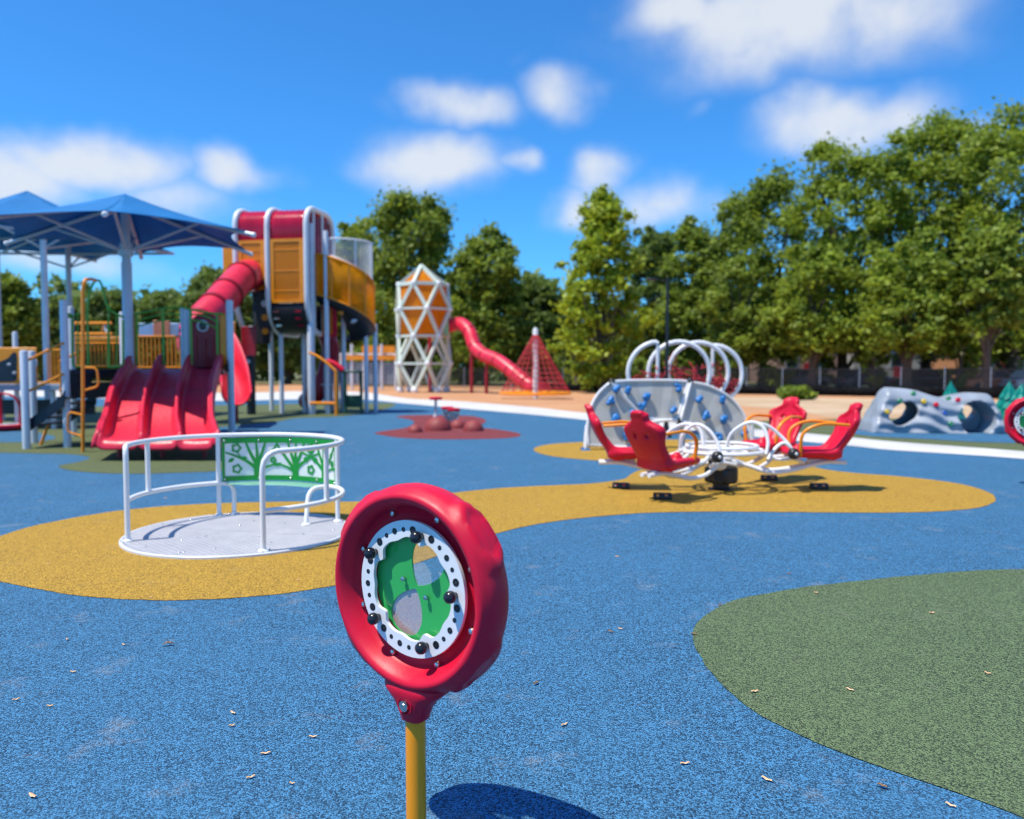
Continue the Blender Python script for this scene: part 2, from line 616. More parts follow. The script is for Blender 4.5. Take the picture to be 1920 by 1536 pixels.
def surface_nets(fn, lo, hi, h):
    """closed mesh of fn < 0 (numpy surface nets)"""
    ax = [np.arange(lo[i], hi[i] + h, h) for i in range(3)]
    X, Y, Z = np.meshgrid(*ax, indexing='ij')
    S = fn(X, Y, Z)
    n = [s - 1 for s in S.shape]
    off = [(i, j, k) for i in (0, 1) for j in (0, 1) for k in (0, 1)]
    cs = {o: S[o[0]:o[0] + n[0], o[1]:o[1] + n[1], o[2]:o[2] + n[2]] for o in off}
    acc = np.zeros((*n, 3))
    cnt = np.zeros(n)
    for a in off:
        for d in range(3):
            if a[d] == 0:
                b = list(a)
                b[d] = 1
                sa, sb = cs[a], cs[tuple(b)]
                cr = (sa < 0) != (sb < 0)
                t = np.where(cr, sa / np.where(cr, sa - sb, 1), 0)
                for e in range(3):
                    acc[..., e] += np.where(cr, a[e] + (t if e == d else 0), 0)
                cnt += cr
    idx = -np.ones(n, int)
    act = cnt > 0
    idx[act] = np.arange(act.sum())
    ii = np.argwhere(act)
    V = (ii + acc[act] / cnt[act][:, None]) * h + np.array([a[0] for a in ax])
    F = []
    for d in range(3):
        e, f = [(1, 2), (2, 0), (0, 1)][d]
        sl0 = [slice(None)] * 3
        sl1 = [slice(None)] * 3
        sl0[d], sl1[d] = slice(0, -1), slice(1, None)
        A, B = S[tuple(sl0)] < 0, S[tuple(sl1)] < 0
        cr = A != B
        for p in np.argwhere(cr):
            if p[e] == 0 or p[f] == 0 or p[e] >= n[e] or p[f] >= n[f]:
                continue
            q = []
            for (de, df) in ((-1, -1), (0, -1), (0, 0), (-1, 0)):
                c = p.copy()
                c[e] += de
                c[f] += df
                q.append(int(idx[tuple(c)]))
            F.append(tuple(q) if A[tuple(p)] else tuple(q[::-1]))
    return V, F


def smin(a, b, k):
    h = np.clip(.5 + .5 * (b - a) / k, 0, 1)
    return b * (1 - h) + a * h - k * h * (1 - h)


def rbox(X, Y, Z, c, s, r):
    qx, qy, qz = abs(X - c[0]) - s[0] + r, abs(Y - c[1]) - s[1] + r, abs(Z - c[2]) - s[2] + r
    return np.sqrt(np.maximum(qx, 0) ** 2 + np.maximum(qy, 0) ** 2 + np.maximum(qz, 0) ** 2) + np.minimum(np.maximum(qx, np.maximum(qy, qz)), 0) - r


def flat_poly(name, pix, z, mat, per=8, closed_smooth=True, hard=None):
    """ground sheet from an outline seen in the photograph, laid out on the ground"""
    pts = [gnd(x, y) for (x, y) in pix]
    if closed_smooth:
        pts = spline(pts, per, closed=True)
        fine = []
        for i, p in enumerate(pts):
            q = pts[(i + 1) % len(pts)]
            n = max(1, min(60, int((q - p).length / .02))) if p.y < 12 and q.y < 12 and abs(p.x) < 9 else 1
            for k in range(n):
                r = p.lerp(q, k / n)
                if n > 1:
                    r = r + Vector((mnoise.noise(r * 31), mnoise.noise(r * 31 + Vector((9, 4, 2))), 0)) * .007 + Vector((mnoise.noise(r * 5), mnoise.noise(r * 5 + Vector((3, 8, 1))), 0)) * .010
                fine.append(r)
        pts = fine
    return sheet(name, [(p.x, p.y) for p in pts], z, mat)


def sheet(name, xy, z, mat):
    pts = []
    for (x, y) in xy:
        if not pts or math.hypot(x - pts[-1][0], y - pts[-1][1]) > 1e-3:
            pts.append((x, y))
    n = len(pts)
    res = delaunay_2d_cdt([Vector(p) for p in pts], [], [list(range(n))], 1, 1e-5)
    faces = []
    for f in res[2]:
        f = list(f)
        a = sum(res[0][f[i]].x * res[0][f[(i + 1) % len(f)]].y - res[0][f[(i + 1) % len(f)]].x * res[0][f[i]].y for i in range(len(f)))
        faces.append(f if a > 0 else f[::-1])
    me = bpy.data.meshes.new(name)
    me.from_pydata([(v.x, v.y, z) for v in res[0]], [], faces)
    me.materials.append(mat)
    o = bpy.data.objects.new(name, me)
    COL.objects.link(o)
    o['kind'] = 'structure'
    return o

# ------------------------------------------------------------------ ground, path, surfacing
sheet('ground', [(-900, -60), (900, -60), (900, 1500), (-900, 1500)], -.05, GRASSG)
flat_up = [(-500, 727), (0, 728), (210, 730), (412, 737), (560, 734), (675, 735), (760, 747), (850, 752), (990, 763), (1100, 775), (1411, 804),
           (1490, 811), (1600, 821), (1680, 829), (1920, 847), (2300, 880), (2900, 940)]
flat_lo = [(-500, 742), (0, 743), (210, 748), (412, 752), (560, 749), (675, 749), (760, 757), (850, 765), (990, 777), (1100, 788), (1411, 819),
           (1490, 827), (1600, 837), (1680, 845), (1920, 861), (2300, 900), (2900, 975)]
up_w = [p for p in spline([gnd(*p) for p in flat_up], 4)]
lo_w = [p for p in spline([gnd(*p) for p in flat_lo], 4)]
mid_w = [(a + b) / 2 for a, b in zip(up_w, lo_w)]
sheet('mulch_bed', [(p.x, p.y) for p in mid_w] + [(30, 30), (60, 34), (45, 40), (0, 66), (-30, 82), (-75, 95), (-75, 60)], -.024, MULCH)
sheet('dirt_strip', [(p.x, p.y) for p in spline([gnd(*q) for q in [(1330, 748), (1420, 744), (1600, 747), (1920, 752), (2300, 756), (2300, 786), (1920, 784),
                                                                  (1650, 786), (1560, 781), (1480, 768), (1390, 760)]], 6, True)], -.018, DIRT)
sheet('blue_rubber_surface', [(p.x, p.y) for p in mid_w] + [(30, -2), (30, -12), (-45, -12), (-60, 40)], 0.0, BLUERUB)
pb = MB()
pb.grid([[Vector((p.x, p.y, .006)) for p in up_w], [Vector((p.x, p.y, .006)) for p in lo_w]])
path = pb.build('path', CONC, kind='structure')
# far-side surfacing round the boulder
ov = [gnd(*q) for q in [(1400, 792), (1440, 788), (1520, 786), (1700, 784), (1920, 782), (2250, 784)]]
lo2 = [p for p in up_w if p.x > gnd(1395, 803).x and p.x < 14]
sheet('olive_rubber_strip', [(p.x, p.y) for p in spline(ov, 4)] + [(p.x, p.y - .1) for p in reversed(lo2)], -.008, OLVRUB)
flat_poly('blue_rubber_island', [(1575, 808), (1640, 800), (1780, 797), (1920, 796), (2200, 800), (2200, 822), (1990, 830), (1850, 829), (1740, 823), (1640, 818)], -.002, BLUERUB)

YEL_OUT = [(-60, 1060), (-30, 1020), (40, 993), (100, 979), (170, 966), (250, 955), (350, 947), (450, 943), (560, 941), (680, 941), (775, 934), (865, 923), (950, 915),
           (1050, 910), (1110, 907), (1168, 899), (1182, 890), (1200, 882), (1240, 876), (1300, 871), (1285, 868), (1215, 868), (1150, 866), (1080, 861), (1030, 855),
           (1002, 846), (1008, 838), (1045, 832), (1120, 828), (1220, 825), (1320, 825), (1400, 828), (1460, 836), (1490, 848), (1502, 862), (1530, 877),
           (1600, 887), (1690, 894), (1790, 906), (1850, 922), (1867, 938), (1840, 951), (1770, 959), (1660, 962), (1500, 961), (1350, 960), (1220, 962),
           (1110, 970), (1010, 983), (930, 1001), (870, 1022), (800, 1050), (715, 1076), (630, 1098), (520, 1115), (400, 1124), (280, 1126), (150, 1118), (50, 1101), (-20, 1085)]
flat_poly('yellow_rubber_patch', YEL_OUT, .004, YELRUB, 5)
GRN_OUT = [(2300, 1075), (2100, 1066), (1920, 1068), (1820, 1071), (1700, 1081), (1600, 1091), (1500, 1103), (1400, 1121), (1340, 1143), (1306, 1172), (1299, 1196),
           (1312, 1232), (1350, 1280), (1410, 1332), (1500, 1380), (1600, 1421), (1700, 1456), (1800, 1490), (1900, 1527), (2050, 1590), (2300, 1640), (2600, 1560), (2600, 1200)]
flat_poly('green_rubber_patch', GRN_OUT, .004, GRNRUB, 6)
RED_PIX = [(340, 395), (450, 380), (800, 374), (1200, 385), (1340, 405), (1410, 432), (1400, 468), (1330, 500), (1370, 528), (1500, 542), (1700, 570), (1825, 602),
           (1800, 634), (1600, 655), (1200, 665), (800, 665), (400, 648), (150, 612), (80, 590), (200, 565), (400, 538), (510, 505), (552, 465), (520, 432), (420, 412)]
flat_poly('red_rubber_patch', [(690 + x / 6.4, 720 + y / 6.4) for x, y in RED_PIX], .004, REDRUB, 5)
OLV_OUT = [(-400, 850), (-100, 848), (30, 850), (75, 851), (130, 852), (168, 858), (150, 866), (110, 874), (130, 882), (180, 887), (250, 889), (330, 887), (420, 883), (465, 873), (478, 856),
           (445, 838), (415, 824), (395, 806), (430, 799), (470, 796), (519, 791), (560, 784), (640, 781), (700, 772), (738, 762), (725, 756), (600, 757), (400, 760), (200, 762), (-100, 765), (-400, 775)]
flat_poly('olive_rubber_patch', OLV_OUT, .004, OLVRUB, 5)
flat_poly('blue_rubber_inset', [(-60, 808), (0, 807), (60, 811), (98, 818), (100, 824), (60, 829), (0, 830), (-60, 828)], .008, BLUERUB, 5)

# street behind the fence
def road_pt(x, D):
    p = at(x, 690, D)
    return (p.x, p.y)


sheet('street', [road_pt(2500, 47), road_pt(1500, 55), road_pt(1000, 74), road_pt(1000, 84), road_pt(1500, 63), road_pt(2500, 54)], -.036, ASPH)

# ------------------------------------------------------------------ trees and shrubs
def leaf_mesh(name, C, N, size, mat, up=.5, droop=0.0):
    """C: leaf centres (n,3); one pointed leaf-clump face each"""
    n = len(C)
    d = RNG.normal(size=(n, 3))
    d /= np.linalg.norm(d, axis=1)[:, None]
    nr = RNG.normal(size=(n, 3)) * .9 + np.array([-.15, -.1, up + .4]) + N * .35
    nr /= np.linalg.norm(nr, axis=1)[:, None]
    d[:, 2] -= droop
    d -= nr * (d * nr).sum(1)[:, None]
    d /= np.linalg.norm(d, axis=1)[:, None]
    b = np.cross(nr, d)
    s = (size * RNG.uniform(.6, 1.35, n))[:, None]
    w = s * RNG.uniform(.45, .75, (n, 1))
    V = np.stack([C - d * s, C + b * w + nr * s * .12, C + d * s, C - b * w + nr * s * .12], 1).reshape(-1, 3)
    me = bpy.data.meshes.new(name)
    me.vertices.add(4 * n)
    me.vertices.foreach_set('co', V.ravel())
    me.loops.add(4 * n)
    me.loops.foreach_set('vertex_index', np.arange(4 * n, dtype=np.int32))
    me.polygons.add(n)
    me.polygons.foreach_set('loop_start', np.arange(0, 4 * n, 4, dtype=np.int32))
    me.update(calc_edges=True)
    me.materials.append(mat)
    o = bpy.data.objects.new(name, me)
    COL.objects.link(o)
    return o


def clump_cloud(centres, rad, per, flat=.75):
    n = len(centres)
    d = RNG.normal(size=(n * per, 3))
    d /= np.linalg.norm(d, axis=1)[:, None]
    r = RNG.uniform(.25, 1, n * per)[:, None] ** .6
    rr = np.repeat(rad, per)[:, None]
    off = d * r * rr * np.array([1, 1, flat])
    return np.repeat(centres, per, axis=0) + off, d


def make_tree(name, label, px, top, D, half, mat, shape='oak', low=.22, nclump=120, per=80, leaf=.34, group='trees round the park', seed=0, moss=0, crown_r=None, cat='tree'):
    global RNG
    RNG = np.random.default_rng(100 + seed)
    rnd = random.Random(seed)
    base = at(px, HORIZON, D)
    base.z = -.05
    Ht = at(px, top, D).z
    Rr = half / FPX * D
    root = thing(name, label, cat, base, group)
    root['kind'] = 'thing'
    # crown clump centres
    C, rad = [], []
    lo = Ht * low
    ch = Ht - lo
    while len(C) < nclump:
        t = rnd.random()
        a = rnd.uniform(0, 2 * PI)
        if shape == 'oak':
            prof = (max(0, 1 - (2 * abs(t - .42) / 1.22) ** 2.4)) ** .5
        elif shape == 'cone':
            prof = 1.12 * max(0, 1 - t ** 1.5) ** .75 * min(1, .72 + t * 1.6)
        else:
            prof = (max(0, 1 - (2 * abs(t - .5)) ** 2)) ** .5
        lump = .78 + .42 * mnoise.noise(Vector((math.cos(a) * 1.3, math.sin(a) * 1.3, t * 3.1 + seed * 7.7)))
        if shape == 'cone':
            lump = .60 + 1.25 * abs(mnoise.noise(Vector((math.cos(a) * 1.5, math.sin(a) * 1.5, t * 5.0 + seed * 3.3))))
        rr = Rr * prof * lump * math.sqrt(rnd.uniform(.12, 1.0))
        hump = 1.0 + .16 * mnoise.noise(Vector((math.cos(a) * rr / Rr * 2.2 + seed, math.sin(a) * rr / Rr * 2.2, 5.5)))
        C.append((rr * math.cos(a), rr * math.sin(a), lo + ch * t * hump))
        rad.append(Rr * rnd.uniform(.085, .19) * (1.0 if shape == 'oak' else .9))
        if rnd.random() < .16 and t > .3:
            x_, y_, z_ = C[-1]
            C[-1] = (x_ * 1.16, y_ * 1.16, z_ + ch * .035)
            rad[-1] = Rr * rnd.uniform(.045, .09)
    C, rad = np.array(C), np.array(rad)
    P, N = clump_cloud(C, rad * 1.12, per)
    P2, N2 = clump_cloud(C, rad * 2.3, per // 3)
    P, N = np.concatenate([P, P2]), np.concatenate([N, N2])
    cr = leaf_mesh('crown', P, N, leaf, mat)
    cr.parent = root
    # trunk and limbs
    tr = Rr * .065 + .12
    m = MB()
    bend = rnd.uniform(-.25, .25) * Rr * .3
    tp = spline([(0, 0, -.05), (bend * .2, 0, lo * .6), (bend * .6, bend * .4, lo + ch * .25), (bend, bend * .3, lo + ch * .62)], 4)
    m.tube(tp, [tr * (1.35 if i == 0 else 1 - .75 * i / (len(tp) - 1)) for i in range(len(tp))], 9)
    tob = m.build('trunk', BARK, None)
    tob.parent = root
    m = MB()
    for i in sorted(range(len(C)), key=lambda i: -rad[i] + rnd.random() * .3 * Rr)[:16]:
        e = Vector(C[i])
        k = rnd.randint(3, len(tp) - 3)
        s = Vector(tp[k])
        q = s.lerp(e, .5) + Vector((0, 0, .06 * Rr))
        pts = spline([s, q, e], 4)
        m.tube(pts, [tr * .42 * (1 - .85 * j / (len(pts) - 1)) for j in range(len(pts))], 6)
    bo = m.build('branches', BARK, None)
    bo.parent = root
    if moss:
        low_c = [c for c in C if c[2] < lo + ch * .55]
        mm = []
        for _ in range(moss):
            c = rnd.choice(low_c)
            L = rnd.uniform(.8, 2.2)
            x, y = c[0] + rnd.gauss(0, .4), c[1] + rnd.gauss(0, .4)
            for j in range(14):
                mm.append((x + rnd.gauss(0, .12), y + rnd.gauss(0, .12), c[2] - L * j / 14))
        mm = np.array(mm)
        mo = leaf_mesh('hanging_moss', mm, np.zeros_like(mm), .20, MOSS, up=0, droop=3)
        mo.parent = root
        mo['kind'] = 'stuff'
    return root


TREES = [
    # name, label, px, top, D, half, material, shape, extras
    ('oak_tree', 'tall spreading live oak at the far right edge, highest crown of all', 1895, 205, 56, 165, FOL_OAK, 'oak', dict(moss=60, low=.12)),
    ('oak_tree', 'broad knobbly-topped oak left of the tallest oak, grey moss in its limbs', 1735, 236, 62, 140, FOL_OAK, 'oak', dict(moss=80, low=.14)),
    ('oak_tree', 'dense oak standing behind the red seats of the right side of the multi-seat seesaw', 1580, 283, 60, 135, FOL_OAK, 'oak', dict(moss=20)),
    ('oak_tree', 'rounded oak rising behind the black lamp post, right of the yellow-green tree', 1430, 348, 66, 120, FOL_OAK2, 'oak', {}),
    ('oak_tree', 'lower oak showing through the gap right behind the black lamp post', 1310, 432, 74, 85, FOL_OAK2, 'oak', {}),
    ('oak_tree', 'oak crown in front of the tall right hand oaks, above the grey boulder', 1700, 455, 50, 110, FOL_OAK, 'oak', dict(low=.30, nclump=120)),
    ('oak_tree', 'small leafy oak in front of the pinkish house', 1525, 470, 54, 95, FOL_OAK, 'oak', dict(low=.30, nclump=120)),
    ('oak_tree', 'bushy oak at the right edge in front of the orange-tan house', 1850, 440, 47, 80, FOL_OAK2, 'oak', dict(low=.42, nclump=100)),
    ('oak_tree', 'oak filling the background left of the small leafy oak', 1390, 500, 58, 80, FOL_OAK2, 'oak', dict(low=.25, nclump=100)),
    ('yellow_green_tree', 'slender yellow-green tree standing alone behind the red rope cone', 1128, 348, 50, 98, FOL_YEL, 'cone', dict(low=.06, nclump=200, per=80, leaf=.165)),
    ('shade_tree', 'tallest tree in the middle, just right of the red and orange tower', 770, 368, 74, 118, FOL_OAK2, 'oak', {}),
    ('shade_tree', 'tree with a yellowish side peeping out behind the spiral ramp of the tower', 665, 425, 78, 60, FOL_OAK, 'oak', {}),
    ('shade_tree', 'round dark tree behind the red slide of the lattice tower', 910, 455, 70, 88, FOL_OAK2, 'oak', {}),
    ('shade_tree', 'short dark tree between the round dark tree and the yellow-green tree', 1010, 535, 82, 70, FOL_FAR, 'oak', {}),
    ('shade_tree', 'background tree just behind the right side of the yellow-green tree', 1225, 430, 80, 62, FOL_FAR, 'oak', {}),
    ('shade_tree', 'far tree seen below the blue canopy between its post and the red tube slide', 405, 505, 72, 75, FOL_FAR, 'oak', {}),
    ('shade_tree', 'far tree hidden mostly by the red and orange tower', 540, 490, 76, 75, FOL_FAR, 'oak', {}),
    ('shade_tree', 'dark tree at the far left edge below the blue canopies', 10, 528, 70, 75, FOL_OAK2, 'oak', {}),
    ('shade_tree', 'low far tree seen between the two left canopy posts', 110, 570, 80, 60, FOL_FAR, 'oak', {}),
    ('shade_tree', 'low far tree behind the green hoops of the playground', 215, 560, 84, 70, FOL_FAR, 'oak', {}),
    ('shade_tree', 'low far tree behind the green arches above the triple slide', 310, 558, 82, 60, FOL_FAR, 'oak', {}),
    ('oak_tree', 'oak just out of the right edge behind the boulder', 2090, 230, 60, 150, FOL_OAK, 'oak', dict(nclump=80)),
]
for i, (nm, lb, px, top, D, half, mt, shp, ex) in enumerate(TREES):
    kw = dict(nclump=200, per=110, leaf=.175 if D < 70 else .21, low=.16)
    kw.update(ex)
    make_tree(nm, lb, px, top, D, half, mt, shp, seed=i + 1, **kw)

# far belt of woods that reads as one mass
RNG = np.random.default_rng(5)
n = 1100
xs = RNG.uniform(-85, 95, n)
cw = np.stack([xs, RNG.uniform(92, 112, n), np.abs(RNG.uniform(0, 1, n)) * (6.5 + 3.2 * (xs < 8) + 1.6 * np.sin(xs * .21) + 1.2 * np.sin(xs * .53))], 1)
P, N = clump_cloud(cw, RNG.uniform(1.2, 2.4, n), 40)
fw = leaf_mesh('distant_woods', P, N, .75, FOL_FAR)
tag(fw, 'far belt of dark green woods closing the view below the trees', None, None, 'stuff')

# shrubs along the fence
SHRUBS = [(1200, 672, 62, 34, 'low shrub at the foot of the yellow-green tree'), (1275, 668, 64, 30, 'low shrub behind the white rope hoops'),
          (1365, 676, 57, 40, 'low hedge bush right of the white rope hoops'), (1455, 682, 57, 42, 'long low hedge bush in front of the pinkish house'),
          (1545, 662, 60, 24, 'rounded bright bush beside the pinkish house'), (1640, 640, 52, 30, 'upright leafy bush left of the bare tree trunk'),
          (1800, 628, 50, 34, 'upright leafy bush left of the orange-tan house'), (1492, 728, 38.5, 38, 'small olive bush inside the fence right of the climbing wall'),
          (1060, 640, 70, 40, 'dark bush left of the yellow-green tree'), (980, 650, 72, 50, 'dark bush behind the red lattice-tower slide'),
          (880, 645, 72, 50, 'dark bush behind the top of the lattice-tower slide'), (700, 640, 70, 55, 'dark bush between the two towers')]
for i, (px, top, D, half, lb) in enumerate(SHRUBS):
    make_tree('shrub', lb, px, top, D, half, FOL_OAK2 if i % 2 else FOL_OAK, 'bush', low=.05, nclump=40, per=70, leaf=.15, group='shrubs along the park edge', seed=60 + i, cat='shrub')

# ------------------------------------------------------------------ houses, cars, fence behind the mulch
def house(label, x0, x1, D, eave, ridge, wall, depth=9, gable=True, nwin=2):
    a, b = at(x0, 700, D), at(x1, 700, D)
    he, hr = at(x0, eave, D).z, at(x0, ridge, D).z
    base = Vector(((a.x + b.x) / 2, D, -.05))
    t = thing('house', label, 'house', base, 'houses behind the trees', world=False)
    w = b.x - a.x
    m = MB()
    m.box((0, depth / 2, he / 2), (w, depth, he))
    if gable:
        m.add([(-w / 2, .002, he), (w / 2, .002, he), (0, .002, hr), (-w / 2, depth, he), (w / 2, depth, he), (0, depth, hr)], [(0, 1, 2), (4, 3, 5)])
    m.build('wall', wall, t)
    m = MB()
    o = .35
    if gable:
        for s in (-1, 1):
            sl = (hr - he) / (w / 2)
            m.add([(s * (w / 2 + o), -o, he - o * sl), (0, -o, hr), (0, depth + o, hr), (s * (w / 2 + o), depth + o, he - o * sl),
                   (s * (w / 2 + o), -o, he - o * sl + .18), (0, -o, hr + .18), (0, depth + o, hr + .18), (s * (w / 2 + o), depth + o, he - o * sl + .18)],
                  [(0, 1, 2, 3), (4, 5, 6, 7), (0, 1, 5, 4), (1, 2, 6, 5), (2, 3, 7, 6), (3, 0, 4, 7)])
    else:
        m.add([(-w / 2 - o, -o, he), (w / 2 + o, -o, he), (w / 2 + o, depth + o, he), (-w / 2 - o, depth + o, he), (-w / 4, depth / 2, hr), (w / 4, depth / 2, hr)],
              [(0, 1, 5, 4), (1, 2, 5), (2, 3, 4, 5), (3, 0, 4), (3, 2, 1, 0)])
    m.build('roof', ROOFM, t)
    for k in range(nwin):
        cx = -w / 2 + w * (k + .5) / nwin
        f = MB().box((cx, -.03, he * .55), (1.3, .08, 1.5)).build('window', GREYSLAT, t)
        MB().box((cx, -.075, he * .55), (1.1, .03, 1.3)).build('pane', GLASSD, f)
    MB().box((w * .02, -.03, 1.0), (.95, .07, 2.0)).build('door', DRED, t, bevel=.02)
    return t


house('pinkish grey brick house half hidden by oaks, right of the white hoops', 1455, 1572, 80, 640, 608, BRICKW, nwin=2)
house('orange-tan house with a pale gable at the right edge behind the oaks', 1822, 1935, 74, 648, 605, TANW, nwin=2)
house('small pinkish house seen low behind the yellow-green tree', 1085, 1165, 84, 655, 632, BRICKW, nwin=2, gable=False)
house('grey stucco house in the shade behind the tall oaks', 1600, 1760, 88, 640, 600, GREYW, nwin=3, gable=False)


def car(label, px, D, col, rz=0.0):
    p = at(px, 690, D)
    t = thing('parked_car', label, 'car', (p.x, p.y, -.036), 'cars parked behind the fence', rz=rz, world=False)
    cm = pm('car_paint_' + col[0], col[1], .25, coat=.6, var=.05)
    side = [(-2.2, .32), (-2.22, .62), (-2.1, .86), (-1.2, .95), (1.25, .93), (2.05, .80), (2.22, .55), (2.18, .32)]
    Mx = Matrix.Rotation(PI / 2, 4, 'X')
    MB().prism(side, -.86, .86, Mx).build('body', cm, t, bevel=.09)
    cab = [(-1.75, .93), (-1.2, 1.40), (.35, 1.44), (1.12, .93)]
    MB().prism(cab, -.74, .74, Mx).build('cabin', cm, t, bevel=.10)
    for s in (-1, 1):
        for q in ([(-1.48, .97), (-1.1, 1.34), (-.42, 1.37), (-.42, .97)], [(-.34, .97), (-.34, 1.37), (.28, 1.37), (.86, .97)]):
            MB().prism(q, s * .742, s * .752, Mx).build('side_window', GLASSD, t)
        for x in (-1.38, 1.36):
            w_ = MB().lathe([(.02, -.1), (.24, -.1), (.32, -.08), (.33, 0), (.32, .08), (.24, .1), (.02, .1)], 20,
                            Matrix.Translation((x, s * .80, .33)) @ Matrix.Rotation(PI / 2, 4, 'X')).build('wheel', BLACK, t)
            MB().lathe([(.001, .105), (.20, .105), (.21, .09)], 16, Matrix.Translation((x, s * .80, .33)) @ Matrix.Rotation(-s * -PI / 2, 4, 'X')).build('rim', STEEL, w_)
        MB().box((2.19, s * .6, .66), (.06, .3, .13)).build('headlight', WHITE, t, bevel=.02)
        MB().box((-2.2, s * .6, .70), (.06, .26, .13)).build('tail_light', RED, t, bevel=.02)
    return t


car('orange-red car parked behind the fence above the green pine shapes', 1860, 50.5, ('orange', (.42, .09, .03)), .06)
car('black car parked behind the fence, left of the orange-red car', 1745, 53, ('black', (.012, .013, .018)), .08)
car('dark blue car parked behind the fence left of the black car', 1630, 56, ('blue', (.02, .035, .08)), .09)
car('silver car parked at the right edge of the picture', 1955, 49, ('silver', (.5, .52, .55)), .05)
car('grey car parked behind the fence beside the hedge bush', 1500, 58.5, ('grey', (.16, .17, .19)), .1)

# chain link fence along the far edge of the mulch
fa, fb = at(2150, 690, 36.5), at(640, 690, 64)
fa.z = fb.z = -.05
fn_ = thing('chain_link_fence', 'long black chain link fence with grey posts between mulch and street', 'fence', ((fa + fb) / 2), None)
L = (fb - fa).length
fd = (fb - fa).normalized()
npost = 26
pp = None
for i in range(npost):
    q = fa + fd * (L * i / (npost - 1))
    MB().tube([q, q + Vector((0, 0, 1.55))], .026, 8).ball(q + Vector((0, 0, 1.55)), .036, 6).build('post', GREYSLAT, fn_)
MB().tube([fa + Vector((0, 0, 1.48)), fb + Vector((0, 0, 1.48))], .022, 6).build('rail', DARKPOLE, fn_)
MB().tube([fa + Vector((0, 0, .12)), fb + Vector((0, 0, .12))], .012, 6).build('rail', DARKPOLE, fn_)
wm, wnn, wll, wb = nodes_of('chain_link_wire')
wb.inputs['Base Color'].default_value = (.012, .012, .014, 1)
wb.inputs['Roughness'].default_value = .5
tcw = wnn.new('ShaderNodeTexCoord')
mp = wnn.new('ShaderNodeMapping')
mp.inputs['Rotation'].default_value = (0, R(45), 0)
wll.new(tcw.outputs['Object'], mp.inputs[0])
chk = wnn.new('ShaderNodeTexBrick')
chk.inputs['Scale'].default_value = 8
chk.offset = 0
wll.new(mp.outputs[0], chk.inputs['Vector'])
trn = wnn.new('ShaderNodeBsdfTransparent')
mxs = wnn.new('ShaderNodeMixShader')
mxs.inputs[0].default_value = .62
wll.new(wb.outputs[0], mxs.inputs[1])
wll.new(trn.outputs[0], mxs.inputs[2])
wll.new(mxs.outputs[0], wnn['Material Output'].inputs[0])
MB().add([fa + Vector((0, .02, .1)), fb + Vector((0, .02, .1)), fb + Vector((0, .02, 1.47)), fa + Vector((0, .02, 1.47))], [(0, 1, 2, 3)]).build('wire_mesh', wm, fn_)
# black silt fabric tied along the fence foot
rows = [[], [], []]
for i in range(141):
    t = i / 140
    q = fa + fd * (L * .62 * t) + Vector((-fd.y, fd.x, 0)) * (.10 + .05 * math.sin(i * 1.3) + .04 * math.sin(i * .37))
    hh = .50 + .08 * math.sin(i * .31) + .04 * math.sin(i * .83)
    for k, z in enumerate((.0, hh * .5, hh)):
        rows[k].append(Vector((q.x, q.y - .12 + .04 * math.sin(i * .9 + k), z)))
sf = MB().grid(rows).build('silt_fence', SILT, None, solid=.01)
tag(sf, 'black silt fabric strung low along the fence behind the mulch', 'silt fence')

# lamp post
lp = gnd(1249, 820)
t = thing('lamp_post', 'thin black lamp post standing behind the grey climbing wall', 'lamp post', lp)
hz = at(1249, 519, lp.y).z
MB().tube([lp, lp + Vector((0, 0, .5)), lp + Vector((0, 0, .55)), Vector((lp.x, lp.y, hz))], [.048, .048, .040, .027], 12).build('pole', DARKPOLE, t)
MB().lathe([(.001, .0), (.12, 0), (.12, .05), (.08, .10), (.05, .3), (.001, .3)], 16, Matrix.Translation(lp)).build('base', DARKPOLE, t)
MB().tube([Vector((lp.x, lp.y, hz - .09)), Vector((lp.x - .28, lp.y, hz - .05))], .012, 8).build('arm', DARKPOLE, t)
MB().box((lp.x - .34, lp.y, hz - .05), (.20, .14, .05)).build('lamp_head', DARKPOLE, t, bevel=.02)

# ------------------------------------------------------------------ shade canopies
def canopy_fabric(apex, corners, scallop, root, sag=.10, name='canopy'):
    n = len(corners)
    m = MB()
    ctr = sum(corners, Vector()) / n
    for k in range(n):
        a, b = corners[k], corners[(k + 1) % n]
        rows = []
        for i in range(9):
            t = i / 8
            row = []
            for j in range(11):
                s = j / 10
                e = a.lerp(b, s)
                inw = 4 * s * (1 - s)
                e = e.lerp(Vector((ctr.x, ctr.y, e.z)), scallop * inw)
                e.z += sag * .8 * inw
                p = apex.lerp(e, t)
                p.z -= sag * 4 * t * (1 - t) * .6
                row.append(p)
            rows.append(row)
        m.grid(rows)
    ob = m.build(name, CANOPY, root, solid=.006, angle=14)
    # hem rope along each scallop
    return ob


def post(mb_root, p, h, r=.072, mat=None, name='post'):
    m = MB()
    p = Vector(p)
    m.lathe([(.001, 0), (r, 0), (r, h - .03), (r * .9, h - .008), (r * .6, h), (.001, h + .006)], 18, Matrix.Translation(p))
    return m.build(name, mat or GREYPOST, mb_root)


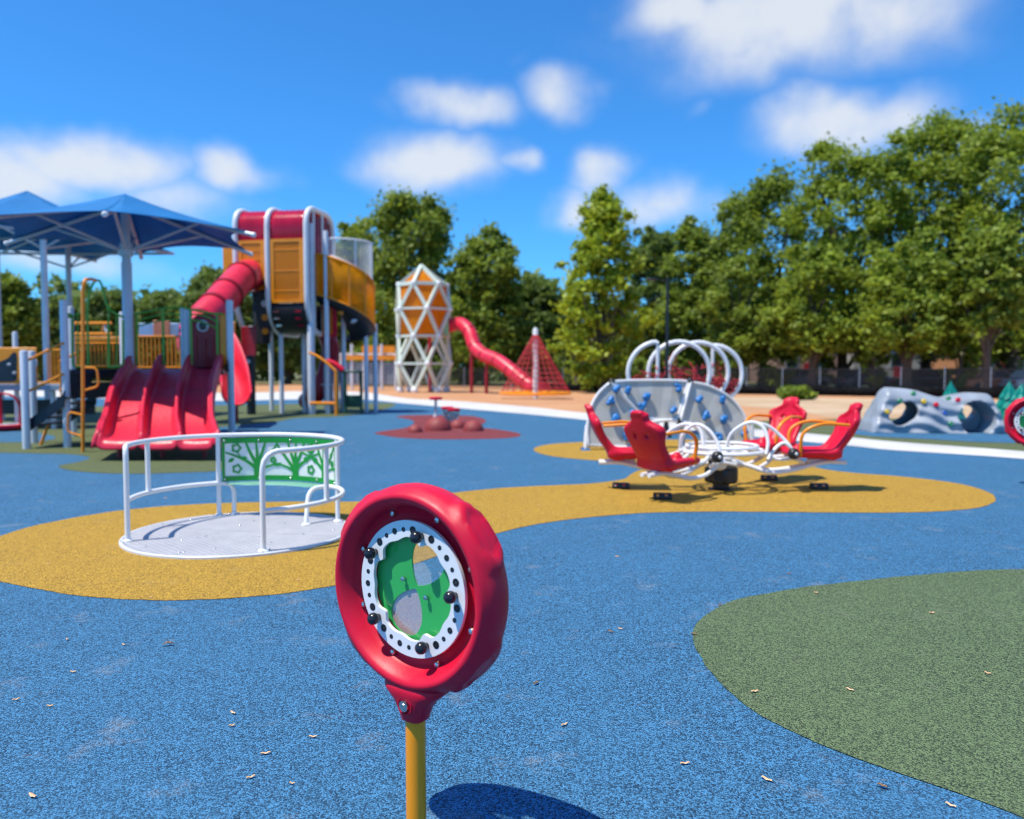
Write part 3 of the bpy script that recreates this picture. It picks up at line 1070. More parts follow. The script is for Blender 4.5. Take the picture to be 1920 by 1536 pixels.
U0 = at(242, 690, 16.3)
U0.z = 0
t = thing('shade_umbrella', 'blue six-armed shade canopy on a single grey post over the triple slide', 'shade canopy', U0, 'blue shade canopies')
zc = CAM_H + 246 / FPX * 16.3
zapex = CAM_H + 322 / FPX * 16.3
UR = 2.66
cor = [Vector((U0.x + UR * math.cos(R(-71 + 60 * k)), U0.y + UR * math.sin(R(-71 + 60 * k)), zc)) for k in range(6)]
canopy_fabric(Vector((U0.x, U0.y, zapex)), cor, .13, t)
MB().lathe([(.001, 0), (.10, 0), (.10, 3.6), (.085, 3.62), (.085, zapex - .12), (.001, zapex - .12)], 20, Matrix.Translation(U0)).build('post', GREYPOST, t)
MB().lathe([(.001, .0), (.15, 0), (.15, .02), (.105, .03)], 20, Matrix.Translation(U0)).build('base_plate', GREYPOST, t)
for c in cor:
    top = Vector((U0.x, U0.y, zapex - .16))
    d = (c - top).normalized()
    tip = c + d * .12 - Vector((0, 0, .05))
    a = MB().tube([top + Vector((0, 0, -.05)), tip], .042, 10).build('arm', STRUT, t)
    MB().lathe([(.001, -.02), (.05, -.02), (.05, .03), (.03, .05), (.001, .05)], 12, Matrix.Translation(tip) @ d.to_track_quat('Z', 'Y').to_matrix().to_4x4()).build('end_cap', WHITE, a)
    mid = top.lerp(tip, .58) - Vector((0, 0, .05))
    MB().tube([Vector((U0.x, U0.y, zc - .30)) + Vector((d.x, d.y, 0)) * .09, mid], .030, 8).build('strut', STRUT, t)
MB().lathe([(.088, -.12), (.125, -.12), (.125, .12), (.088, .12)], 18, Matrix.Translation((U0.x, U0.y, zc - .30))).build('collar', STRUT, t)

C2 = Vector((-14.3, 24, 0))
t = thing('shade_canopy', 'blue shade canopy on several posts at the far left, partly behind the nearer one', 'shade canopy', C2, 'blue shade canopies')
z2 = 5.2
cor2 = [Vector((C2.x + 4.0 * math.cos(R(31 + 60 * k)), C2.y + 4.0 * math.sin(R(31 + 60 * k)), z2)) for k in range(6)]
ap2 = Vector((C2.x, C2.y, 6.72))
canopy_fabric(ap2, cor2, .12, t, sag=.16)
for (px, D) in ((88, 21.8), (133.5, 26), (0, 23)):
    p = at(px, 690, D)
    p.z = 0
    hh = 5.36 if px == 88 else (5.4 if px else 5.6)
    MB().lathe([(.001, 0), (.085, 0), (.085, hh - .03), (.001, hh)], 16, Matrix.Translation(p)).build('post', GREYPOST, t)
    for c in cor2:
        if (Vector((c.x, c.y, 0)) - p).length < 4.6:
            MB().tube([p + Vector((0, 0, 5.15)), c + Vector((0, 0, -.03))], .04, 8).build('arm', STRUT, t)
            MB().tube([p + Vector((0, 0, 4.7)), c.lerp(p + Vector((0, 0, 5.5)), .45)], .03, 8).build('strut', STRUT, t)

# ------------------------------------------------------------------ playground with the triple slide
PS = gnd(260, 800)
play = thing('playground_structure', 'low playground structure with red triple slide, orange rails, green hoops and pale grey posts', 'playground structure', PS)
DK = 1.46


def P3(px, D, z):
    p = at(px, 690, D)
    return Vector((p.x, p.y, z))


for (px, yt, D) in ((45.5, 657, 14.85), (60, 658, 16.0), (122.5, 563, 15.1), (135, 575, 17.6), (432.5, 563, 16.4), (346, 576, 18.4), (356, 580, 17.3), (232, 585, 18.2)):
    h = at(px, yt, D).z
    post(play, P3(px, D, 0), h, .070)
# deck, skirts
m = MB()
dk = [P3(128, 15.25, DK), P3(244, 16.45, DK), P3(418, 16.45, DK), P3(432, 19.2, DK), P3(150, 19.2, DK), P3(133, 17.6, DK)]
m.prism([(p.x, p.y) for p in dk], DK - .10, DK)
m.build('deck', NAVY, play, bevel=.008)
a, b = P3(130, 15.2, 0), P3(243, 16.4, 0)
dd = (b - a).normalized()
zt, zb = CAM_H - 4 / FPX * 15.3, CAM_H - 56 / FPX * 15.8
ang = math.atan2(dd.y, dd.x)
c = (a + b) / 2
Lp = (b - a).length
MB().box((c.x, c.y, zt - .04), (Lp, .10, .10), ang).build('deck_edge', NAVY, play, bevel=.01)
m = MB()
# skirt panel with a slot cut through near the middle
zs1, zs0 = zt - .16, zt - .24
fr = [(-.5, -.16, zb, zt - .09), (.30, .5, zb, zt - .09), (-.16, .30, zb, zs0), (-.16, .30, zs1, zt - .09)]
for (s0, s1, z0, z1) in fr:
    m.box((c.x + dd.x * Lp * (s0 + s1) / 2, c.y + dd.y * Lp * (s0 + s1) / 2, (z0 + z1) / 2), (Lp * (s1 - s0), .03, z1 - z0), ang)
m.build('skirt_panel', CHAR, play)
for s in (-.42, -.2, .1, .4):
    q = a.lerp(b, .5 + s)
    MB().ball((q.x - .02, q.y - .055, zt - .05), .016, 6).build('bolt', STEEL, play)

# triple slide ---------------------------------------------------------------
topx, botx = [252, 305, 358, 413], [184, 262, 335, 402]
SN, UN = 44, 22


def slide_pt(lane_u, s):
    """lane_u 0..3 across, s 0 (deck) .. 1 (exit lip) .. 1.12 skirt"""
    j = min(2, int(lane_u))
    f = lane_u - j
    sc = min(s, 1.0)
    tx = topx[j] * (1 - f) + topx[j + 1] * f
    bx = botx[j] * (1 - f) + botx[j + 1] * f
    A, B = P3(tx, 16.5, 0), P3(bx, 12.95, 0)
    k = sc
    p = A.lerp(B, k)
    p.x += (A.x - B.x) * .22 * math.sin(PI * min(1, k)) * .6
    return p


def slide_z(s):
    z = 1.46 + (.33 - 1.46) * float(smooth(.02, .86, s)) ** .80
    z += .05 * math.sin(PI * 2 * min(1, max(0, (s - .3) / .5))) * (1 if .3 < s < .8 else 0)
    return z


def lane(j):
    m = MB()
    rows = []
    for i in range(SN + 8):
        s = i / SN if i <= SN else 1.0
        over = max(0, i - SN)
        row = []
        wall = .30 - .06 * float(smooth(0, .25, s)) + .07 * math.sin(PI * s) - .10 * float(smooth(.80, 1, s))
        for q in range(UN + 1):
            u = q / UN
            p = slide_pt(min(2.99999, j + u), s)
            e = abs(2 * u - 1)
            z = slide_z(s) + wall * e ** 9
            if over:
                t = over / 8
                # rounded lip rolling forward and down
                fwd = .11 * math.sin(PI / 2 * t) * (1 - .25 * e)
                p = p + Vector((-.02 * t, -fwd, 0))
                z = z - (.01 + .17 * (1 - math.cos(PI / 2 * t))) * (1 if t < 1 else 1) - wall * e ** 9 * .55 * t
                z = max(z, .09)
            else:
                # exit sweeps slightly upward at its end
                z += .03 * float(smooth(.86, 1, s)) * 0
            row.append(Vector((p.x, p.y, z)))
        rows.append(row)
    m.grid(rows)
    # outer skirts that hide the shell's edge at the sides
    for side, u in (((0, 0.0),) if j == 0 else ()) + (((1, 1.0),) if j == 2 else ()):
        rr = []
        for i in range(SN + 8):
            p = rows[i][0 if side == 0 else UN]
            drop = .26 if i < SN else max(.03, .26 - .03 * (i - SN))
            o = Vector((-.07 if side == 0 else .07, 0, 0))
            rr.append([p, p + o * .6 + Vector((0, 0, .012)), p + o + Vector((0, 0, -.03)), p + o * 1.1 + Vector((0, 0, -max(.03, min(drop, p.z - .07))))])
        m.grid(rr)
    return m.build('slide', REDS, play, solid=.03, angle=60)


for j in range(3):
    lane(j)
# dividers between lanes get a rounded crest
for j in range(0, 4):
    pts = []
    for i in range(0, SN + 1):
        s = i / SN
        wall = .30 - .06 * float(smooth(0, .25, s)) + .07 * math.sin(PI * s) - .10 * float(smooth(.80, 1, s))
        p = slide_pt(min(2.99999, j), s)
        pts.append(Vector((p.x, p.y, slide_z(s) + wall - .012)))
    pts = [pts[0] + Vector((0, .02, -.26)), pts[0] + Vector((0, .03, -.08))] + pts
    MB().tube(pts, [.034] * (len(pts) - 3) + [.03, .026, .02], 8).build('slide_crest', REDS, play)
for px in (220, 300, 380):
    p = P3(px, 13.4, 0)
    MB().tube([p, p + Vector((0, 0, .22))], .04, 10).build('slide_foot', DRED, play)

# arches over the slide
for px in (249, 421):
    p = P3(px, 16.42, 0)
    MB().box((p.x, p.y, (DK + at(px, 588, 16.4).z) / 2), (.13, .10, at(px, 588, 16.4).z - DK), 0).build('orange_post', ORANGE, play, bevel=.012)
D = 16.36
for pts in ([(252, 589), (275, 585), (305, 579), (340, 576), (352, 579), (390, 587), (418, 589)],):
    MB().tube(spline([at(x, y, D) for x, y in pts], 6), .022, 8).build('top_rail', GREENTUBE, play)
for pts in ([(256, 603), (285, 594), (315, 589), (338, 591)], [(258, 612), (280, 606), (310, 600), (338, 601)], [(356, 590), (375, 590), (395, 597), (406, 604)], [(356, 600), (375, 603), (392, 609), (406, 616)]):
    MB().tube(spline([at(x, y, D) for x, y in pts], 5), .017, 8).build('curved_rail', GREENTUBE, play)
for (px, yt) in ((255, 589), (305, 579), (357, 580), (407, 588)):
    MB().tube([at(px, yt, D), Vector((at(px, yt, D).x, D, DK + .10))], .026, 8).build('arch_bar', GREENTUBE, play)

# green hoop barrier left of the slide
D = 15.5


def gtube(pts, r=.02, mat=GREENTUBE, name='hoop', D=15.5, per=5, sm=True):
    q = [at(x, y, D) for x, y in pts]
    MB().tube(spline(q, per) if sm else fillet(q, .09), r, 8).build(name, mat, play)


gtube([(136, 594), (136, 655), (137, 682), (143, 688), (152, 688), (162, 688), (165, 682), (165, 640), (164, 590), (167, 555), (174, 533), (183, 526), (190, 533), (197, 560), (203, 578), (214, 586), (224, 592), (232, 595)], .022)
gtube([(203, 600), (203, 640), (203, 688)], .020)
gtube([(203, 688), (218, 688), (229, 684), (231, 670), (231, 600)], .022)
gtube([(146, 592), (146, 686)], .014)
gtube([(219, 592), (219, 686)], .014)
gtube([(130, 592), (138, 592), (150, 588), (165, 590)], .018)
gtube([(203, 580), (205, 640), (205, 687)], .014)
MB().ball(at(130, 592, 15.45), .05, 8).build('knob', GREENTUBE, play)
MB().ball(at(205, 577, 15.45), .035, 8).build('knob', GREENTUBE, play)
# orange climbing pole with step loops
pb_ = gnd(155.5, 848)
Dp = pb_.y
MB().tube([pb_] + fillet([at(155.5, 600, Dp), at(155, 545, Dp), at(159, 525, Dp), at(170, 523, Dp + .5), at(180, 526, Dp + 1.1)], .25) , .030, 10).build('climbing_pole', ORANGE, play)
MB().tube(fillet([at(158, 689, Dp), at(182, 690, Dp), at(185, 725, Dp), at(158, 732, Dp)], .09), .02, 8).build('step_loop', ORANGE, play)
MB().tube(fillet([at(153, 778, Dp), at(128, 772, Dp), at(126, 810, Dp), at(153, 818, Dp)], .09), .02, 8).build('step_loop', ORANGE, play)


def barrier(root, A, B, z0, z1, n, mat=ORANGE, r=.016, rail=.024):
    MB().tube([A + Vector((0, 0, z1)), B + Vector((0, 0, z1))], rail, 8).build('rail', mat, root)
    MB().tube([A + Vector((0, 0, z0)), B + Vector((0, 0, z0))], rail, 8).build('rail', mat, root)
    first = None
    for i in range(n):
        q = A.lerp(B, (i + .5) / n)
        if first is None:
            first = MB().tube([q + Vector((0, 0, z0)), q + Vector((0, 0, z1))], r, 6).build('slat', mat, root)
            q0 = q
        else:
            clone(first, root, Matrix.Translation(q - q0))


barrier(play, P3(140, 18.9, 0), P3(231, 18.9, 0), DK + .08, DK + .62, 13, ORANGE, .02)
barrier(play, P3(258, 19.0, 0), P3(342, 19.0, 0), DK + .05, DK + .78, 11, ORANGE, .022)
barrier(play, P3(141, 19.6, 0), P3(212, 19.6, 0), DK + .86, DK + 1.12, 2, ORANGE, .03, .04)
MB().box((P3(185, 18.8, 0).x, 18.8, DK + .72), (1.15, .05, .10)).build('barrier_cap', ORANGE, play, bevel=.01)
MB().box((P3(300, 20.2, 0).x, 20.2, DK + .98), (1.0, .05, .36)).build('pale_blue_panel', pm('pale_blue_plastic', (.30, .46, .72), .35), play, bevel=.02)
MB().box((P3(318, 20.4, 0).x, 20.0, DK + 1.0), (.42, .05, .44)).build('salmon_panel', pm('salmon_plastic', (.60, .20, .10), .35), play, bevel=.02)
MB().tube([P3(205, 19.9, DK + .9), P3(196, 19.9, DK + 1.06), P3(208, 19.9, DK + 1.14)], .05, 8).build('white_tube', WHITE, play)

# dark red hood panel with porthole behind the third lane
Dh = 17.0
hx = at(387, 690, Dh).x
w2, hb, ht = .335, DK + .02, at(387, 588, Dh).z
m = MB()
out = [(-w2, hb), (w2, hb), (w2 * .98, ht - .28)] + [(w2 * .98 * math.cos(R(a_)), ht - .28 + .28 * math.sin(R(a_))) for a_ in range(15, 180, 15)] + [(-w2 * .98, ht - .28)]
m.prism([(x, z) for x, z in out], -.06, .06, Matrix.Translation((hx, Dh, 0)) @ Matrix.Rotation(PI / 2, 4, 'X'))
hood = m.build('slide_hood', DRED, play, bevel=.03)
zr = at(384, 612, Dh).z
MB().lathe([(.085, -.02), (.085, .03), (.105, .045), (.125, .03), (.125, -.02)], 24, Matrix.Translation((hx - .03, Dh - .06, zr)) @ Matrix.Rotation(PI / 2, 4, 'X')).build('porthole_ring', GREYPOST, hood)
MB().lathe([(.001, .025), (.086, .02)], 20, Matrix.Translation((hx - .03, Dh - .06, zr)) @ Matrix.Rotation(PI / 2, 4, 'X')).build('porthole', GLASSD, hood)
for k in (-.19, 0, .17):
    z1 = zr - .22 - .05 * (k == 0)
    MB().tube([Vector((hx + k, Dh - .06, hb + .15)), Vector((hx + k, Dh - .06, z1))], .035, 8).build('groove_rib', DRED, hood)
MB().box((P3(425.5, 16.3, 0).x, 16.3, at(425, 690, 16.3).z), (.06, .06, .16)).box((P3(426.5, 16.28, 0).x, 16.28, at(425, 681, 16.3).z), (.03, .03, .12)).build('latch', BLACK, play, bevel=.012)

# stairs on the left
for (D, nm) in ((14.95, 0), (16.05, 1)):
    q = [(50, 790), (70, 776), (117, 742), (121, 732), (121, 762), (92, 782), (50, 813)]
    k = 14.95 / D
    pts = []
    for x, y in q:
        v = at(x, y, 14.95)
        pts.append((v.x + (D - 14.95) * .02, v.z))
    MB().prism([(x, z) for x, z in pts], -.02, .02, Matrix.Translation((0, D, 0)) @ Matrix.Rotation(PI / 2, 4, 'X')).build('stair_stringer', NAVY, play)
    v0, v1 = at(49, 677, 14.95), at(119, 643, 14.95)
    w0, w1 = at(49, 736, 14.95), at(119, 701, 14.95)
    for (s, e) in ((v0, v1), (w0, w1)):
        MB().tube([Vector((s.x, D, s.z)), Vector((e.x, D, e.z))], .024, 8).build('handrail', ORANGE, play)
    MB().tube([Vector((v0.x + .02, D, v0.z)), Vector((v0.x + .02, D, .62))], .022, 8).build('baluster', ORANGE, play)
for i in range(5):
    t_ = i / 4
    v = at(55 + 62 * t_, 800 - 52 * t_, 14.95)
    MB().box((v.x, 15.5, v.z + .02), (.26, 1.02, .035)).build('tread', NAVY, play, bevel=.006)
MB().tube([P3(72, 15.6, 0), P3(88, 15.6, .42)], .03, 8).build('stair_brace', ORANGE, play)

# walkway deck and play panels behind on the left
wk = 19.6
xa, xb = P3(-70, wk, 0).x, P3(128, wk, 0).x
zd = at(60, 722, wk).z
MB().box(((xa + xb) / 2, wk + .6, zd - .06), (xb - xa, 1.5, .14)).build('walkway_deck', GREYSLAT, play, bevel=.01)
for px in (-30, 30, 98):
    post(play, P3(px, wk + .1, 0), at(20, 622, wk).z if px == 30 else zd, .06)
MB().box(((xa + xb) / 2, wk + 1.2, zd / 2 - .05), (xb - xa, .06, zd * .35)).build('ramp_skirt', NAVY, play)
z0, z1 = zd + .03, at(30, 652, wk).z
m = MB()
x0, x1 = P3(-60, wk, 0).x, P3(78, wk, 0).x
pan = MB().box(((x0 + x1) / 2, wk - .17, (z0 + z1) / 2), (x1 - x0, .04, z1 - z0)).build('play_panel', ORANGED, play, bevel=.02)
cut = spline([Vector((x, y, 0)) for x, y in ((4, 714), (3, 690), (5, 681), (24, 672), (32, 663), (40, 664), (40, 700), (38, 714), (20, 716))], 4, True)
MB().prism([(at(p.x, p.y, wk).x, at(p.x, p.y, wk).z) for p in cut], -.03, .0, Matrix.Translation((0, wk - .20, 0)) @ Matrix.Rotation(PI / 2, 4, 'X')).build('panel_inset', NAVY, pan)
MB().box((P3(64, wk, 0).x, wk - .205, at(64, 675, wk).z), (.17, .03, .42)).build('panel_inset', NAVY, pan, bevel=.04)
for (px, py) in ((17, 684), (27, 700)):
    MB().ball(at(px, py, wk - .24), .045, 8, (1.3, .5, .9)).build('dial', GREYSLAT, pan)
MB().lathe([(.001, .05), (.11, .05), (.13, .03), (.13, 0)], 18, Matrix.Translation(at(61, 681, wk - .24)) @ Matrix.Rotation(PI / 2, 4, 'X')).build('window_bubble', GREYPOST, pan)
barrier(play, P3(88, wk - .1, 0), P3(118, wk - .1, 0), zd + .05, zd + .85, 5, ORANGED, .02)

# ------------------------------------------------------------------ small red merry-go-round at far left
rc = gnd(2, 808)
rc.z = 0
t = thing('small_carousel', 'small red stand-on carousel with curved red handrails at the left edge of the picture', 'carousel', rc, world=False)
RR = .46
MB().lathe([(.001, .05), (RR, .05), (RR + .03, .07), (RR + .03, .14), (RR, .155), (RR - .05, .155)], 32).build('platform', RED, t)
MB().lathe([(.001, .16), (RR - .05, .16), (RR - .05, .15)], 32).build('tread_plate', GREYPOST, t)
MB().lathe([(.001, 0), (.14, 0), (.12, .06), (.001, .06)], 16).build('pivot', BLACK, t)
for k in range(3):
    a = R(25 + 120 * k)
    d = Vector((math.cos(a), math.sin(a), 0))
    s_ = Vector((-d.y, d.x, 0)) * .07
    for sg in (-1, 1):
        MB().tube(fillet([d * .40 + s_ * sg + Vector((0, 0, .14)), d * .42 + s_ * sg + Vector((0, 0, .62)), d * .26 + s_ * sg + Vector((0, 0, .86)), Vector((0, 0, .90))], .22), .022, 8).build('handrail', RED, t)
MB().tube([Vector((0, 0, .1)), Vector((0, 0, .92))], .04, 10).build('centre_post', RED, t)

# ------------------------------------------------------------------ tall tower with tube slide and spiral ramp
TO = gnd(578, 778)
TO.z = 0
ta = R(10)
tower = thing('playground_tower', 'tall red and orange playground tower with curved white frames, tube slide and spiral ramp', 'playground tower', TO)
tu, td = Vector((math.cos(ta), -math.sin(ta), 0)), Vector((math.sin(ta), math.cos(ta), 0))


def TL(u, d, z):
    return TO + tu * u + td * d + Vector((0, 0, z))


TM = Matrix.Translation(TO) @ Matrix(((tu.x, td.x, 0, 0), (tu.y, td.y, 0, 0), (0, 0, 1, 0), (0, 0, 0, 1)))
ZT, ZB = 6.62, 2.62
Dp_ = 2.15


def hoop_pts(u, zt=ZT, zb=ZB, d0=0.0, d1=Dp_, r=.55):
    return [TL(u, d1, zb), TL(u, d0 + .55, zb), TL(u, d0, zb + .75), TL(u, d0, zt), TL(u, d1, zt), TL(u, d1, zb + .1)]


US = [-2.42, -1.32, 0.0]
for u in US:
    pts = fillet(hoop_pts(u), [0, .75, .7, .62, .62, 0], 8)
    MB().tube(pts, .085, 12).build('white_frame', WHITE, tower)
for (u, d) in ((-1.2, .62), (0, .22), (-.95, 2.0), (-.62, 1.1), (.45, .5), (.62, 1.5), (1.55, 2.0), (-2.4, .9), (-2.3, 2.1), (-.1, 2.1)):
    h = {(-1.2, .62): ZB, (1.55, 2.0): 3.0}.get((u, d), 2.9)
    if (u, d) in ((.45, .5),):
        h = 5.9
    if (u, d) == (.62, 1.5):
        h = 3.4
    post(tower, TL(u, d, 0), h, .075 if d > .3 else .095)
post(tower, TL(.02, .30, 0), ZT - .5, .09)


def skin(u0, u1, prof, mat, name, thick=.03, root=tower, wav=0):
    m = MB()
    rows = []
    nu = 13
    for i in range(nu):
        u = u0 + (u1 - u0) * i / (nu - 1)
        e = wav * (1 if i % 2 else 0)
        rows.append([TL(u, d + e * (.4 if z > ZT - .3 else 1), z - e * (1 if z > ZT - .3 else 0)) for d, z in prof])
    m.grid(rows)
    return m.build(name, mat, root, solid=thick, angle=50)


def arcp(cd, cz, r, a0, a1, n=8):
    return [(cd + r * math.cos(R(a0 + (a1 - a0) * i / n)), cz + r * math.sin(R(a0 + (a1 - a0) * i / n))) for i in range(n + 1)]


roofp = [(.09, 5.52), (.05, 5.60), (.03, 5.68)] + arcp(.62, ZT - .62, .60, 180, 90, 10) + arcp(Dp_ - .62, ZT - .62, .60, 90, 0, 10) + [(Dp_ - .02, 5.5)]
for (a, b) in ((US[0] + .08, US[1] - .08), (US[1] + .08, US[2] - .08)):
    skin(a, b, roofp, REDROOF, 'roof', wav=.024)
# end wall on the right: red clear panels between white bars
for (d0, d1, z0, z1) in ((.12, .50, 3.3, 6.35), (.62, 1.20, 4.0, 6.45), (1.30, 2.05, 4.3, 6.3)):
    m = MB()
    if z1 > 6.3 and d0 > .2:
        q = [(d0, z0), (d1, z0), (d1, z1), (d0, z1)]
    elif d0 < .2:
        q = [(d0, z0), (d1, z0), (d1, 6.50), (d0 + .2, 6.38), (d0, 6.1)]
    else:
        q = [(d0, z0), (d1, z0), (d1, 5.9), (d1 - .2, 6.35), (d0, 6.48)]
    m.add([TL(.0, d, z) for d, z in q], [tuple(range(len(q)))])
    m.build('end_panel', REDCLEAR, tower, solid=.02)
for d in (.56, 1.25):
    MB().tube([TL(0, d, ZB), TL(0, d, ZT - .08)], .055, 10).build('end_bar', WHITE, tower)
# orange panels with slats
for (a, b, z0, z1) in ((US[1] + .10, US[2] - .10, 3.58, 5.60), (US[0] + .10, US[1] - .10, 4.35, 5.58)):
    MB().box(TL((a + b) / 2, .05, (z0 + z1) / 2), (b - a - .16, .02, z1 - z0 - .16), -ta).build('orange_sheet', ORANGET, tower)
    fr = MB()
    for (u, z, w, h) in (((a + b) / 2, z0 + .05, b - a, .10), ((a + b) / 2, z1 - .05, b - a, .10), (a + .06, (z0 + z1) / 2, .12, z1 - z0 - .2), (b - .06, (z0 + z1) / 2, .12, z1 - z0 - .2)):
        fr.box(TL(u, .02, z), (w, .08, h), -ta)
    fr.build('panel_frame', ORANGED, tower)
    first = None
    for i in range(17):
        u = a + .14 + (b - a - .28) * i / 16
        if first is None:
            first = MB().box(TL(u, 0.015, (z0 + z1) / 2), (.028, .03, z1 - z0 - .2), -ta).build('slat', ORANGED, tower)
            u0 = u
        else:
            clone(first, tower, Matrix.Translation(tu * (u - u0)))
    for z in (z0 + .38, (z0 + z1) / 2, z1 - .34):
        MB().box(TL((a + b) / 2, .0, z), (b - a - .22, .02, .045), -ta).build('cross_slat', ORANGED, tower)
MB().box(TL(-2.95, .6, 5.2), (.5, .05, 1.1), -ta).build('side_panel', ORANGED, tower, bevel=.03)
# black curved belly and floor
bel = [(.03, 3.56), (.03, 3.37)] + arcp(.75, 3.37, .72, 180, 270, 8) + [(Dp_, 2.65), (Dp_, 3.5)]
skin(US[1] + .08, US[2] - .06, bel, CHAR, 'belly_panel')
skin(US[0] + .1, US[1] - .08, [(.9, 4.2), (.9, 2.8), (Dp_, 2.75), (Dp_, 4.2)], CHAR, 'belly_panel')
MB().box(TL((US[1] + US[2]) / 2, 1.1, 3.50), (US[2] - US[1] - .1, 1.9, .08), -ta).build('floor', NAVY, tower)
for u in (-1.05, -.30):
    for (d, z) in ((.03, 3.30), (.08, 3.08), (.22, 2.86)):
        MB().box(TL(u, d - .03, z), (.20, .03, .06), -ta).build('hand_slot', STEEL if u < -.5 else REDCLEAR, tower)
# black climbing strip with holes left of the pod
MB().box(TL(-1.78, .55, 3.25), (.50, .05, 1.9), -ta).build('climbing_strip', CHAR, tower, bevel=.02)
for z in (2.7, 3.15, 3.6):
    MB().lathe([(.001, .04), (.09, .04), (.11, .02), (.11, 0)], 14, Matrix.Translation(TL(-1.70, .52, z)) @ Matrix.Rotation(PI / 2, 4, 'X')).build('grip_hole', ORANGED if z < 3.5 else GREYPOST, tower)
MB().box(TL(-1.95, .9, 4.12), (1.1, 1.2, .12), -ta).build('orange_beam', ORANGED, tower)
# red and orange panel under the pod
MB().box(TL(.36, .95, 3.02), (.52, .04, 1.0), -ta).build('red_panel', RED, tower, bevel=.02)
MB().box(TL(.30, .90, 3.02), (.34, .04, .82), -ta).build('orange_sheet', ORANGET, tower)

# spiral ramp
sc_ = TL(.55, 1.55, 0)
SR = 1.09


def sp(a, r, z):
    return sc_ + tu * (r * math.cos(R(a))) + td * (r * math.sin(R(a))) + Vector((0, 0, z))


def band(r, zlo, zhi, a0, a1, mat, name, n=28, solid=.03, kind=None):
    rows = [[], []]
    for i in range(n + 1):
        a = a0 + (a1 - a0) * i / n
        rows[0].append(sp(a, r, zlo(a)))
        rows[1].append(sp(a, r, zhi(a)))
    return MB().grid(rows).build(name, mat, tower, solid=solid, angle=50)


zh = lambda a: 5.16 - 1.0 * max(0, min(1, (a + 110) / 130)) ** 1.3
zl = lambda a: zh(a) - 1.30 - .10 * max(0, min(1, (a + 110) / 130))
band(SR, zl, zh, -150, 60, ORANGET, 'spiral_panel')
for a in (-148, -112, -85, -55, -25, 5, 35):
    MB().tube([sp(a, SR - .0, zl(a)), sp(a, SR, zh(a))], .035, 8).build('spiral_post', ORANGED, tower)
for f in (zh, zl):
    MB().tube([sp(a, SR, f(a)) for a in range(-150, 61, 7)], .04, 8).build('spiral_rail', ORANGED, tower)
m = MB()
rows = [[], [], []]
for a in range(-125, 100, 7):
    rows[0].append(sp(a, SR + .02, zl(a) - .02))
    rows[1].append(sp(a, SR * .72, zl(a) - .28))
    rows[2].append(sp(a, .25, zl(a) - .36))
m.grid(rows).build('spiral_underside', CHAR, tower, solid=.05, angle=50)
for (a, r) in ((-40, .84), (-36, .68), (-70, .80), (-66, .62)):
    z = zl(a) - .26
    MB().box(sp(a, r, z - .05), (.16, .10, .08), -ta).build('rib', ORANGED if a < -50 else GREYPOST, tower, bevel=.02)
post(tower, sp(15, SR - .3, 0), 3.2, .07)
# white slat fence above the ramp
zt2 = 5.66
for i in range(26):
    a = -100 + 112 * i / 25
    zz = zh(a) + .04
    MB().tube([sp(a, SR - .08, zz), sp(a, SR - .08, zt2)], .013 if i not in (0, 13, 25) else .032, 6).build('fence_bar', WHITE, tower)
MB().tube([sp(-100 + 112 * i / 25, SR - .08, zt2) for i in range(26)], .03, 8).build('fence_rail', WHITE, tower)
MB().tube([sp(-100 + 112 * i / 25, SR - .08, zh(-100 + 112 * i / 25) + .05) for i in range(26)], .03, 8).build('fence_rail', WHITE, tower)

# tube slide
tp = [at(490, 526, 26.9), at(472, 514, 26.2), at(453, 520, 25.5), at(426, 550, 24.5), at(402, 578, 23.6), at(376, 606, 22.9), at(364, 636, 22.3), at(376, 668, 21.9), at(400, 694, 21.5)]
tpp = spline(tp, 6)
sec = 6
for k in range(8):
    seg = tpp[k * sec:(k + 1) * sec + 1]
    o = MB().tube(seg, .46, 24, cap=False).build('tube_slide_section', REDS, tower, angle=60)
    e = seg[-1]
    d = (seg[-1] - seg[-2]).normalized()
    Mq = Matrix.Translation(e) @ d.to_track_quat('Z', 'Y').to_matrix().to_4x4()
    MB().lathe([(.455, -.05), (.50, -.05), (.50, .05), (.455, .05)], 24, Mq, closed=True).build('flange', DRED, o)
# open exit trough
ex = spline([at(404, 680, 21.9), at(424, 700, 21.4), at(438, 728, 20.8), at(443, 752, 20.2), at(444, 757, 19.7)], 6)
rows = []
for i, p in enumerate(ex):
    t_ = i / (len(ex) - 1)
    d = (ex[min(i + 1, len(ex) - 1)] - ex[max(i - 1, 0)]).normalized()
    side = d.cross(Vector((0, 0, 1))).normalized()
    up = side.cross(d).normalized()
    wall = .62 - .30 * t_
    row = []
    for k in range(15):
        a = PI + PI * k / 14
        row.append(p + side * (-.34 * math.cos(a)) + up * (.34 * math.sin(a)) + Vector((0, 0, .30)))
    row[0] += Vector((0, 0, wall * .7))
    row[-1] += Vector((0, 0, wall * 1.4 * (1 - t_)))
    rows.append(row)
MB().grid(rows).build('slide_exit', REDS, tower, solid=.05, angle=60)
MB().tube([gnd(444, 790), gnd(444, 790) + Vector((0, 0, .42))], .05, 10).build('slide_foot', DRED, tower)
